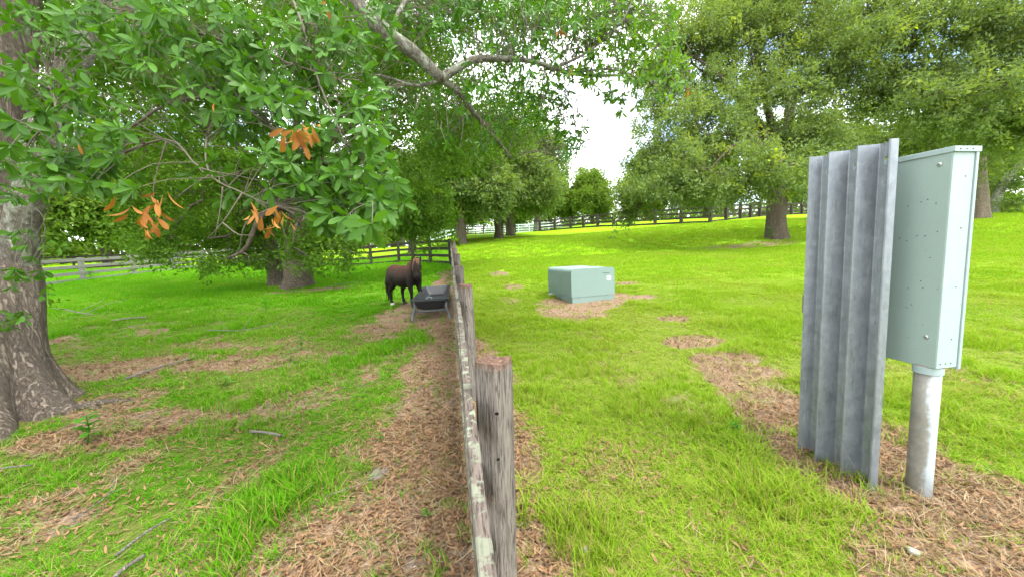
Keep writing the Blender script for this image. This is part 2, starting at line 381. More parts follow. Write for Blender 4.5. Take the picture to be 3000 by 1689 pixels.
def out_of_things(x, y):
    k = ~((np.abs(x-3.3) < .62) & (np.abs(y-9.0) < .72))
    k &= np.hypot(x+4.95, y-4.8) > .62; k &= np.hypot(x-.16, (y-1.57+1.22) % 2.44-1.22) > .1
    k &= np.hypot(x+6, y-15.8) > .6; k &= np.hypot(x-2.945, y-1.86) > .08
    return k
def lushness(x, y): return .55+.75*fbm(x*.8, y*.8, s=70, o=2)
def make_grass(name, right, label):
    side = (lambda x, y: (x > .14)) if right else (lambda x, y: (x < .06))
    A = []
    def band(nt_, s0, s1, lo, hi, base, power, tl):
        x, y, s = field_points(nt_, s0, s1, lambda x, y, s: np.where(side(x, y) & out_of_things(x, y), np.clip(1-litter(x, y), .07, 1)**power*base, 0))
        p_, r, q = lay(x, y, lo, hi); l = lushness(x, y); l = 1+(l-1)*sst(15, 9, s); q *= l[:, None]; sf = sst(15, 9, s); hv_ = fbm(x*1.5, y*1.5, s=80, o=3); q[:, 2] *= 1+sf*(-.62+1.15*sst(.3, .82, hv_)**1.4); q[:, :2] *= (.85+.3*hv_)[:, None]
        A.append((p_, r, q, rng.integers(0, 5, len(x)) + (0 if tl else 6)))
    if right:
        band(30000, 1.2, 4.2, .7, 1.2, .85, 1.3, True); band(42000, 4.2, 9, .65, 1.05, .75, 1.3, True); band(26000, 5, 10, .8, 1.4, .8, 1.2, False)
        band(52000, 9, 20, 1.1, 1.9, .8, 1.2, False); band(30000, 20, 40, 2.0, 3.2, .8, 1.2, False)
    else:
        band(34000, 1.2, 4.5, .5, 1.0, .8, 1.1, True); band(44000, 4.5, 10, .55, 1.05, .75, 1.1, True); band(24000, 4, 10, .8, 1.3, .5, 1.0, False)
        band(40000, 10, 20, 1.1, 1.9, .8, 1.1, False); band(24000, 20, 34, 2.0, 3.0, .8, 1.1, False)
    P = np.concatenate([a[0] for a in A]); Rr = np.concatenate([a[1] for a in A]); S = np.concatenate([a[2] for a in A]); I = np.concatenate([a[3] for a in A])
    protos = (tall if right else tallp) + (short if right else shortp)
    return scatter(name, P, Rr, S, np.where(I >= 6, I, I), protos, label, 'grass')
make_grass('lawn_grass', True, 'bright yellow green lawn grass right of the wooden fence')
make_grass('paddock_grass', False, 'patchy darker green grass in the paddock left of the fence')
# fallen leaves
def litter_leaf(name, l, w, curl, mat):
    V = []; n = 5
    for j in range(n+1):
        t = j/n; ww = w*math.sin(math.pi*min(1, t*.93+.04))**.8; zc = curl*(t-.5)**2*4*l*.35
        V += [(-l/2+l*t, -ww/2, zc+curl*ww*.35), (-l/2+l*t, 0, zc), (-l/2+l*t, ww/2, zc+curl*ww*.35)]
    Q = []
    for j in range(n):
        for k in (0, 1): Q.append((3*j+k, 3*j+3+k, 3*j+4+k, 3*j+1+k))
    me = fast_mesh(name, V, Q); fattr(me, 'tint', [random.random()]*len(Q)); me.materials.append(mat)
    o = bpy.data.objects.new(name, me); hidden.objects.link(o); return o
lsrc = [litter_leaf('leaf_source', random.uniform(.028, .062), random.uniform(.008, .019), random.uniform(-.6, .9), M['litter']) for _ in range(14)]
lsrc += [litter_leaf('leaf_source', random.uniform(.07, .15), .004, random.uniform(-.2, .5), M['straw']) for _ in range(4)]
A = []
for nt_, s0, s1, lo, hi in ((60000, 1.2, 3.6, .7, 1.2), (60000, 3.6, 7.5, .8, 1.4), (34000, 7.5, 16, 1.1, 1.8)):
    x, y, s = field_points(nt_, s0, s1, lambda x, y, s: np.where(out_of_things(x, y), np.clip(litter(x, y)*1.05-.03, .03, 1)**1.1, 0))
    p_, r, q = lay(x, y, lo, hi, .45); p_[:, 2] += .012+.012*rng.random(len(x)); A.append((p_, r, q))
P = np.concatenate([a[0] for a in A]); Rr = np.concatenate([a[1] for a in A]); S = np.concatenate([a[2] for a in A])
scatter('fallen_leaves', P, Rr, S, rng.integers(0, len(lsrc), len(P)), lsrc, 'brown fallen oak leaves and straw littering the bare ground', 'leaf litter')
x, y, s = field_points(5000, 1.2, 5.5, lambda x, y, s: np.where(out_of_things(x, y) & (x > 1.8), sst(.25, .6, litter(x, y))*.8, sst(.2, .5, litter(x, y))*.06))
p_, r, q = lay(x, y, .6, 1.1, .5)
scatter('dry_grass', p_, r, q, rng.integers(0, 3, len(x)), strawy, 'dry straw tufts on the bare ground near the metal panel', 'dry grass')

# ------------------------------------------------------------------ fences
M['post'] = wood_mat('weathered_post', (.066, .056, .050), (.165, .145, .128), (.25, .27, .22), .70, reddish_top=True)
M['rail'] = wood_mat('lichen_rail', (.055, .044, .037), (.125, .102, .087), (.20, .23, .165), .50)
M['darkfence'] = wood_mat('dark_fence', (.028, .022, .020), (.070, .058, .052), (.16, .16, .13), .68)
M['greyfence'] = wood_mat('silver_fence', (.11, .105, .10), (.24, .23, .215), (.27, .28, .24), .6)
M['hole'] = NB('bolt_hole_dark').pbr((.01, .008, .007), 1, spec=0)
def post_mesh(name, w, h, seed, round_=.012):
    rr = random.Random(seed); n = 20; P = [(0, 0, -.25), (0, 0, .2), (0, 0, .6), (0, 0, .95), (0, 0, h-.03), (0, 0, h)]
    def mod(i, th):
        k = 1/np.maximum(np.abs(np.cos(th-.785)), np.abs(np.sin(th-.785))); k = np.minimum(k, 1.16)
        k = k*(1+.03*np.sin(3*th+i*.8+seed)); return k*(.94 if i == 5 else 1.0)
    mb = MB(); V, Q = loft(P, w/2, n, mod); V = np.array(V); top = V[:, 2] > h-.01; V[top, 2] += .004*np.sin(V[top, 0]*60+seed)+.004*np.cos(V[top, 1]*50)
    mb.add(V, Q); o = len(mb.v); c_ = V[top].mean(0); c_[2] += .004; mb.v.append(tuple(c_))
    for j in range(n): mb.f.append((5*n+j, 5*n+(j+1) % n, o))
    mb.f.append(tuple(range(n))[::-1])
    return mb.mesh(name, False)
def rail_mesh(name, L_, hgt, thk, seed, z0=0.0, z1=0.0):
    """a board along +Y from 0 to L_ with slightly uneven edges"""
    rr = random.Random(seed); mb = MB(); n = 9; V = []; ph = rr.uniform(0, 6)
    for j in range(n):
        t = j/(n-1); y = L_*t; bow = .006*math.sin(t*3.14*1.3+ph); sag = -.012*math.sin(t*3.14)+.003*math.sin(t*21+ph); zz_ = z0+(z1-z0)*t
        V += [(-thk/2+bow, y, zz_-hgt/2+sag), (thk/2+bow, y, zz_-hgt/2+sag), (thk/2+bow+.002*math.sin(t*30), y, zz_+hgt/2+sag-.004*rr.random()), (-thk/2+bow, y, zz_+hgt/2+sag-.004*rr.random())]
    Q = []
    for j in range(n-1):
        for k in range(4): Q.append((4*j+k, 4*j+(k+1) % 4, 4*j+4+(k+1) % 4, 4*j+4+k))
    Q += [(3, 2, 1, 0), tuple(4*(n-1)+k for k in range(4))]
    return mb.add(V, Q).mesh(name, False, bevel=.004, seg=1)
side = tag(empty('board_fence', (.142, 1.57, T(.165, 1.57))), 'weathered wooden board fence with lichen running away from the camera', 'fence')
oz = T(.165, 1.57); SP = 2.44; NP = 8
for k in range(-1, NP):
    y = k*SP; z = T(.165, 1.57+y)-oz
    o = obj('post', post_mesh('post', .135 if k else .14, 1.25+(.02*math.sin(k*2.3) if k else .0), k+3), M['post'], side); o.location = (0, y, z)
    o.rotation_euler = (.006*math.sin(k*1.7), .012*math.cos(k*2.1), .08*math.sin(k*3.1))
    if k == 0: post0 = o
    if 0 <= k < 4:
        bpy.context.view_layer.update(); cs = []
        for zc in (1.04, .84):
            m_ = MB().tube([(0, -.2, zc), (0, .0, zc)], .0085, 10); cs.append(m_.mesh('c'))
        cut(o, cs)
    if k < NP-1:
        z2 = T(.165, 1.57+y+SP)-oz
        for q, hz in enumerate((1.03, .74, .45, .17)):
            rl = obj('rail', rail_mesh('rail', SP-.006, .145, .038, k*7+q, 0, z2-z), M['rail'], side); rl.location = (-.093-.003*(k % 2), y, z+hz)
# knots on the nearest post
for zc, yy, r_k in ((.66, -.071, .034), (.33, -.0705, .028)):
    mb = MB()
    for q in range(3):
        rr_ = r_k*(1-.3*q); mb.tube([(0.004*q, yy-.0015*q, zc), (0.004*q, yy-.0015*q-.0018, zc)], rr_, 14)
    o = mb.build('knot', wood_mat('knot_wood', (.07, .05, .042), (.19, .15, .125), (.3, .3, .25), .8) if zc > .5 else M['post'], post0)

def far_fence(name, pts, label, mat, rails=4, h=1.3, spacing=2.44, thick=.04, rail_h=.14, postw=.14, offs=-.08):
    P0 = pts[0]; root = tag(empty(name, (P0[0], P0[1], T(*P0))), label, 'fence'); bz = T(*P0)
    pm = MB().box((-.5, -.5, 0), (.5, .5, 1)).mesh('post', bevel=.06, seg=1); pm.materials.append(mat)
    rm = MB().box((-.5, 0, -.5), (.5, 1, .5)).mesh('rail', bevel=.04, seg=1); rm.materials.append(mat)
    for (a, b_) in zip(pts[:-1], pts[1:]):
        d = math.hypot(b_[0]-a[0], b_[1]-a[1]); n = max(1, round(d/spacing)); ang = math.atan2(-(b_[0]-a[0]), b_[1]-a[1])
        for k in range(n+1):
            x, y = a[0]+(b_[0]-a[0])*k/n, a[1]+(b_[1]-a[1])*k/n; z = T(x, y)
            if k > 0 or a is pts[0]:
                o = obj('post', pm, None, root); o.location = (x-P0[0], y-P0[1], z-bz-.15); o.scale = (postw, postw, h+.15+random.uniform(-.02, .05)); o.rotation_euler = (random.uniform(-.02, .02), random.uniform(-.02, .02), ang)
            if k < n:
                x2, y2 = a[0]+(b_[0]-a[0])*(k+1)/n, a[1]+(b_[1]-a[1])*(k+1)/n; z2 = T(x2, y2); le = math.sqrt((x2-x)**2+(y2-y)**2+(z2-z)**2)
                for q in range(rails):
                    hz = h-.12-q*(h-.22)/(rails-1) if rails > 1 else h*.6
                    o = obj('rail', rm, None, root); o.location = (x-P0[0]+math.cos(ang)*offs, y-P0[1]+math.sin(ang)*offs, z-bz+hz+random.uniform(-.015, .015))
                    o.scale = (thick, le, rail_h); o.rotation_euler = (math.asin((z2-z)/le)+random.uniform(-.004, .004), 0, ang)
    return root
far_fence('board_fence', [(.0, 18.9), (-3.2, 24.5), (-9, 28.5), (-15, 31)], 'dark board fence closing the paddock behind the pony', M['darkfence'], offs=.09)
far_fence('board_fence', [(-21.3, 16), (-21.0, 25.4), (-20.8, 36), (-19, 46)], 'silver grey board fence along the left edge of the paddock', M['greyfence'], h=1.35, rail_h=.17, spacing=3.4, offs=.09, postw=.2)
far_fence('board_fence', [(-40, 40), (-26, 46), (-12, 52)], 'distant dark fence behind the silver grey fence at far left', M['darkfence'], rails=3)
far_fence('board_fence', [(13.6, 56), (17.3, 52.5), (21, 41.5), (26.3, 35)], 'dark board fence across the lawn from the gate to its bend', M['darkfence'], postw=.3, rail_h=.21, h=1.65, spacing=3.2)
far_fence('board_fence', [(26.5, 35.2), (33, 38.8), (40.4, 42.8), (58, 50)], 'black board fence climbing behind the big oak trunk', M['darkfence'], postw=.3, rail_h=.21, h=1.65, spacing=3.2)
far_fence('board_fence', [(.5, 66), (6, 66.5), (11.6, 66)], 'dark fence behind the paired trunks left of the gate', M['darkfence'], h=1.45, postw=.2)
M['pale'] = NB('pale_blue_paint').pbr((.62, .70, .74), .6)
M['galv'] = None
far_fence('board_fence', [(6, 78), (14, 76), (22, 82), (30, 90)], 'pale blue white rail fence far behind the gate', M['pale'], h=1.7, spacing=3.2, rail_h=.16)
far_fence('board_fence', [(-4, 84), (6, 82)], 'white rail fence glimpsed left of the paired trunks', M['pale'], h=1.9, spacing=3.0, rail_h=.3, rails=3)

# ------------------------------------------------------------------ metal things on the right
b = NB('galvanised_steel'); p = b.co('Object')
vo = b.n('ShaderNodeTexVoronoi', {'Vector': b.co('Object', (1, 1, .55)), 'Scale': 42.0}).outputs['Color']; vg = b.n('ShaderNodeSeparateColor', {0: vo}).outputs[0]
n = b.noise(p, 7, 6, .7); st = b.noise(b.co('Object', (30, 30, 2.5)), 2, 5, .7)
base = b.ramp(n, (.3, (.175, .195, .222)), (.55, (.235, .26, .295)), (.8, (.30, .325, .36)))
base = b.mix(.2, base, b.ramp(vg, (0, (.10, .112, .13)), (1, (.32, .345, .375))))
base = b.mix(b.ramp(st, (.60, 0.0), (.70, .55)), base, (.42, .44, .445)); base = b.mix(b.ramp(st, (.30, .55), (.42, 0.0)), base, (.085, .088, .08))
M['galv'] = b.pbr(base, b.ramp(n, (.3, .34), (.7, .5)), .5, .4, b.bump(b.math('ADD', n, b.math('MULTIPLY', vg, .1)), .15, .004))
def paint(name, cbase, dirt, amt=.62, rough=.5, metal=0.0):
    b = NB(name); p = b.co('Object'); n = b.noise(p, 9, 8, .7); s_ = b.noise(b.co('Object', (22, 22, 1.6)), 1.6, 5, .65); sp = b.noise(p, 70, 2, .5)
    c = b.mix(b.ramp(n, (.3, .0), (.8, .35)), cbase, tuple(x*.82 for x in cbase)); c = b.mix(b.ramp(s_, (amt, 0.0), (amt+.14, .35)), c, dirt)
    c = b.mix(b.ramp(sp, (.70, 0.0), (.76, .5)), c, tuple(x*.35 for x in dirt))
    return b.pbr(c, b.ramp(n, (.3, rough-.08), (.7, rough+.15)), metal, .4, b.bump(n, .04, .003))
M['cabinet'] = paint('cabinet_paint', (.255, .330, .305), (.16, .185, .16))
M['cabinet_trim_lit_side'] = paint('cabinet_trim_lit_side_paint', (.285, .36, .362), (.18, .2, .18), .68)  # lighter cabinet tone: the lit side's brightness is painted into the colour
M['bolt'] = NB('zinc_bolt').pbr((.42, .45, .44), .4, .6)
M['green_box'] = paint('transformer_paint', (.175, .252, .228), (.14, .14, .12), .62)
M['white'] = NB('white_sticker').pbr((.80, .80, .80), .5)
M['seam'] = NB('dark_seam').pbr((.03, .035, .035), .9)
b = NB('mildewed_pvc'); p = b.co('Object'); sx = b.n('ShaderNodeSeparateXYZ', {0: p}); n = b.noise(p, 16, 8, .75); n2 = b.noise(b.co('Object', (20, 20, 2)), 1.5, 5)
side_ = b.math('ADD', b.math('MULTIPLY', sx.outputs[0], -7.0), b.math('MULTIPLY', sx.outputs[1], 2.0))
f = b.math('ADD', b.math('ADD', side_, b.math('MULTIPLY', n, .9)), b.math('MULTIPLY', n2, .5))
c = b.mix(b.ramp(f, (.78, 0.0), (1.05, .9)), (.37, .42, .45), b.ramp(n, (.3, (.11, .10, .08)), (.7, (.24, .22, .18))))
M['pvc'] = b.pbr(c, .45, 0, .4, b.bump(n, .08, .003))

# corrugated steel panel
gz = T(2.7, 2.2)
panel = tag(empty('corrugated_panel', (2.765, 1.935, gz)), 'upright galvanised corrugated steel panel standing on end in the leaf litter', 'metal panel')
prof = [(0, .048), (.012, .078), (.015, .082), (.022, .083), (.027, .078)]
for q in range(3):
    u = .027+q*.158; prof += [(u+.003, .004), (u+.006, 0), (u+.084, 0), (u+.090, .004)] + ([(u+.144, .078), (u+.148, .083), (u+.154, .083), (u+.158, .078)] if q < 2 else [(u+.135, .055)])
prof = np.array(prof); tn = np.gradient(prof, axis=0); tn /= np.linalg.norm(tn, axis=1)[:, None]; nrm = np.c_[-tn[:, 1], tn[:, 0]]
ring = np.vstack([prof+nrm*.0017, (prof-nrm*.0017)[::-1]]); k = len(ring); mb = MB(); V = []
HP = 2.25
for zl in (-.12, .5, 1.1, 1.7, HP):
    for (u, v) in ring: V.append((-v + .0, u, zl + (.012*u/.5 if zl == HP else 0)))
Q = []
for a_ in range(4):
    for j in range(k): Q.append((a_*k+j, a_*k+(j+1) % k, (a_+1)*k+(j+1) % k, (a_+1)*k+j))
hn = k//2
for lvl, fl_ in ((0, True), (4, False)):
    for j in range(hn-1):
        q = (lvl*k+j, lvl*k+j+1, lvl*k+k-2-j, lvl*k+k-1-j); Q.append(q if not fl_ else q[::-1])
sh = mb.add(V, Q).build('sheet', M['galv'], panel)
bm = bmesh.new(); bm.from_mesh(sh.data); bmesh.ops.recalc_face_normals(bm, faces=bm.faces); bm.to_mesh(sh.data); bm.free()
bpy.context.view_layer.update()
cs = []
for uc in (.075, .233, .391):
    cs.append(MB().box((-.03, uc-.012, HP-.135), (.03, uc+.012, HP-.085)).mesh('c', bevel=.009))
    cs.append(MB().tube([(-.03, uc-.004, HP-.25), (.03, uc-.004, HP-.25)], .011, 10).mesh('c'))
    cs.append(MB().tube([(-.03, uc+.01, HP-1.15), (.03, uc+.01, HP-1.15)], .006, 8).mesh('c'))
for c_ in cs:
    for v in c_.vertices: pass
cut(sh, cs)
mb = MB().box((.0, .508, 1.1), (.035, .53, 1.24)); mb.build('clip', NB('rusty_clip').pbr((.16, .13, .12), .8), panel, bevel=.003)
panel.rotation_euler = (R_(-.3), R_(.2), R_(8)); panel.scale = (1.15, 1.07, 1.0)

# meter cabinet on its pipe
cab = tag(empty('utility_cabinet', (2.945, 1.86, T(2.945, 1.86))), 'pale green metal utility cabinet on a white pipe post', 'utility cabinet')
cz = T(2.945, 1.86); x0, x1, y0, y1, z0, z1 = 2.89-2.945, 3.07-2.945, 1.79-1.86, 2.36-1.86, .95-cz, 2.255-cz
case_ = MB().box((x0, y0, z0), (x1-.022, y1, z1)).build('case', M['cabinet'], cab, bevel=.004)
MB().box((x1-.020, y0-.010, z0-.012), (x1, y1+.01, z1-.004)).build('door', M['cabinet_trim_lit_side'], cab, bevel=.003)
MB().box((x0-.008, y0-.014, z1-.018), (x1+.010, y1+.012, z1+.014)).build('lid', M['cabinet_trim_lit_side'], cab, bevel=.003)
MB().box((x0+.003, y0-.0025, z0+.004), (x1-.024, y0-.0004, z1-.020)).build('lit_side_panel', M['cabinet_trim_lit_side'], cab)  # skin over the narrow face, painted lighter to show it lit
def dome(c, d, r, h):
    c = np.array(c, float); d = np.array(d, float); return [c, c+d*h*.6, c+d*h], [r, r*.85, r*.3]
for (yy, zz_) in ((y0+.055, z1-.075), (y0+.055, z0+.19)):
    pts, rad = dome((x0-.0005, yy, zz_), (-1, 0, 0), .014, .007); bo_ = MB().tube(pts, rad, 12).build('bolt', M['bolt'], cab, smooth=True)
    MB().tube([(x0-.0076, yy, zz_), (x0-.0086, yy, zz_)], .0035, 8).build('bolt_socket', M['seam'], bo_)
dots = []
for k in range(16): dots.append((x0-.0004, y0+random.uniform(.04, .5), z0+random.uniform(.3, 1.15), 0))
for k in range(2):
    for q in range(3): dots.append((x0-.0004, y0+.10+random.uniform(.02, .05)*q*1.5, z0+.80+.22*k+random.uniform(-.02, .02), 0))
for q in range(3): dots.append((x0+.03+q*.045, y0-.0148, z1-.003, 1))
for zq in (.18, .5, .85, 1.15): dots.append((x0+.10, y0-.0029, z0+zq, 1))
for q in range(3): dots.append((x0+.03+q*.04, y0-.0029, z0+.03, 1))
for (dx, dy, dz, s_) in dots:
    d = np.array((-1, 0, 0)) if not s_ else np.array((0, -1, 0)); c0 = np.array((dx, dy, dz))
    MB().tube([c0, c0+d*.0012], .0042 if s_ else .0033, 7).build('screw', M['seam'], case_)
MB().tube([(0, 0, -.15), (0, 0, .2), (0, 0, .5), (0, 0, z0+.01)], .063, 28).build('pipe', M['pvc'], cab, smooth=True)
MB().tube([(0, 0, z0-.045), (0, 0, z0-.003)], .071, 28).build('collar', M['cabinet_trim_lit_side'], cab, smooth=False)

# pad transformer
tx = tag(empty('transformer_box', (2.75, 8.36, T(3.2, 8.7)), R_(8)), 'low green pad mounted transformer box with white sticker on the lawn', 'utility box')
W_, D_, Hh = 1.13, 1.40, .75
def rprof(w, h, r, z0_=0.0, n=6):
    pts = [(0, z0_)]
    for k in range(n+1): a = math.pi - (math.pi/2)*k/n; pts.append((r+r*math.cos(a), h-r+r*math.sin(a)))
    for k in range(n+1): a = math.pi/2 - (math.pi/2)*k/n; pts.append((w-r+r*math.cos(a), h-r+r*math.sin(a)))
    pts.append((w, z0_)); return pts
def extr(pts, ya, yb, taper=0.0):
    n_ = len(pts); V = [(x, ya, z) for x, z in pts]+[(x, yb, z-taper) if z > .1 else (x, yb, z) for x, z in pts]
    Q = [(k, k+1, n_+k+1, n_+k) for k in range(n_-1)] + [(n_-1, 0, n_, 2*n_-1), tuple(range(n_)), tuple(range(n_, 2*n_))[::-1]]
    return V, Q
def shell(name, x_in, h_in, ya, yb, mat, r=.085, bev=.008, z0_=0.0):
    P_ = [(x+x_in if x < W_/2 else x-x_in, z) for x, z in rprof(W_, Hh-h_in, r, z0_)]
    V, Q = extr(P_, ya, yb); me = MB().add(V, Q).mesh(name, bevel=bev); o = obj(name, me, mat, tx)
    return o
hood_ = shell('front_hood', 0, 0, 0, .62, M['green_box'], bev=.010, z0_=.11)
shell('seam', .018, .018, .618, .64, M['seam'], bev=0, z0_=.05)
shell('rear_cover', .004, .004, .638, D_, M['green_box'], z0_=.07)
MB().box((.012, .010, -.12), (W_-.012, D_-.01, .104)).build('base_sill', M['green_box'], tx, bevel=.006)
MB().box((W_-.20, -.0022, Hh-.30), (W_-.095, -.0004, Hh-.195)).build('sticker', M['white'], hood_)
for (x_, y_) in ((.22, .72), (.82, .72)): MB().box((x_, y_-.012, Hh-.003), (x_+.13, y_+.018, Hh+.0015)).build('lid_slot', M['seam'], tx)
MB().box((W_-.31, -.0020, Hh-.135), (W_-.13, -.0004, Hh-.118)).build('marking', NB('faded_marking').pbr((.07, .11, .10), .7), hood_)
cab2 = tag(MB().tube(spline([(3.55, 8.42, T(3.5, 8.4)-.01), (3.62, 8.40, T(3.5, 8.4)+.12), (3.75, 8.44, T(3.5, 8.4)+.16), (3.86, 8.43, T(3.5, 8.4)+.02)], 9), .0035, 6).build('cable_loop', M['greyfence'], None, smooth=True), 'thin pale cable loop against the transformer box front', 'cable')

# ------------------------------------------------------------------ feed trough
M['plastic'] = paint('black_plastic', (.022, .026, .032), (.09, .085, .08), .55, .42)
M['frame_grey'] = paint('grey_steel_frame', (.13, .145, .16), (.12, .09, .07), .6, .45, .3)
tr = tag(empty('feed_trough', (-.47, 7.80, T(-.47, 8.0)), R_(-1)), 'black plastic bunk feed trough on a grey steel frame beside the fence', 'feed trough')
TL, TW, TZ = 3.0, .74, .44
def rrect(w, l, r, z, yc, n=5):
    P_ = []
    for (sx_, sy_, a0_) in ((1, 1, 0), (-1, 1, 90), (-1, -1, 180), (1, -1, 270)):
        for k in range(n+1): a = R_(a0_+90*k/n); P_.append((sx_*(w/2-r)+r*math.cos(a), yc+sy_*(l/2-r)+r*math.sin(a), z))
    return P_
lev = [(TW, TL, .07, TZ-.035), (TW, TL, .07, TZ), (TW-.07, TL-.07, .06, TZ+.003), (TW-.11, TL-.12, .06, TZ-.03), (TW-.24, TL-.40, .10, TZ-.20), (TW-.32, TL-.52, .10, TZ-.215)]
outl = [(TW-.28, TL-.48, .10, TZ-.235), (TW-.18, TL-.36, .10, TZ-.21), (TW-.06, TL-.08, .07, TZ-.033)]
mb = MB(); rings = [rrect(*q, TL/2) for q in lev]; n_ = len(rings[0]); V = sum(rings, []); Q = []
for a_ in range(len(lev)-1):
    for j in range(n_): Q.append((a_*n_+j, a_*n_+(j+1) % n_, (a_+1)*n_+(j+1) % n_, (a_+1)*n_+j))
Q.append(tuple((len(lev)-1)*n_+j for j in range(n_)))
V2 = sum([rrect(*q, TL/2) for q in outl], []); o_ = len(V); V += V2
Q.append(tuple(o_+j for j in range(n_))[::-1])
for a_ in range(2):
    for j in range(n_): Q.append((o_+a_*n_+j, o_+a_*n_+(j+1) % n_, o_+(a_+1)*n_+(j+1) % n_, o_+(a_+1)*n_+j))
basin_ = mb.add(V, Q).build('basin', M['plastic'], tr, smooth=False)
for y_ in (.45, 1.5, 2.5): MB().box((-.17, y_-.02, TZ-.213), (.17, y_+.02, TZ-.185)).build('basin_rib', M['plastic'], basin_, bevel=.008)
for y_ in (.16, 1.5, TL-.16):
    for sx_ in (-1, 1):
        pts = spline([(sx_*(TW/2-.045), y_, TZ-.05), (sx_*(TW/2-.05), y_, .24), (sx_*(TW/2+.0), y_+.02, .10), (sx_*(TW/2+.02), y_-.03, -.03)], 8)
        MB().tube(pts, .026, 10).build('leg', M['frame_grey'], tr, smooth=True)
    MB().tube([(-TW/2+.05, y_+.03, TZ-.262), (TW/2-.05, y_+.03, TZ-.262)], .021, 10).build('crossbar', M['frame_grey'], tr, smooth=True)
for sx_ in (-1, 1): MB().tube([(sx_*(TW/2-.045), .1, TZ-.06), (sx_*(TW/2-.045), TL-.1, TZ-.06)], .018, 8).build('side_rail', M['frame_grey'], tr, smooth=True)
tpos = lambda x, y, z: (-.47+x, 7.8+y, T(-.47, 8.0)+z)
a_ = np.linspace(0, 2*np.pi, 15); rg = MB().tube([tpos(-.10+.07*math.cos(t), 1.55+.09*math.sin(t), TZ-.165+.02*math.sin(t)) for t in a_], .008, 6).build('rope_ring', NB('grey_rope').pbr((.30, .32, .34), .8), None, smooth=True)
tag(rg, 'small grey rope ring lying inside the black feed trough', 'rope ring')

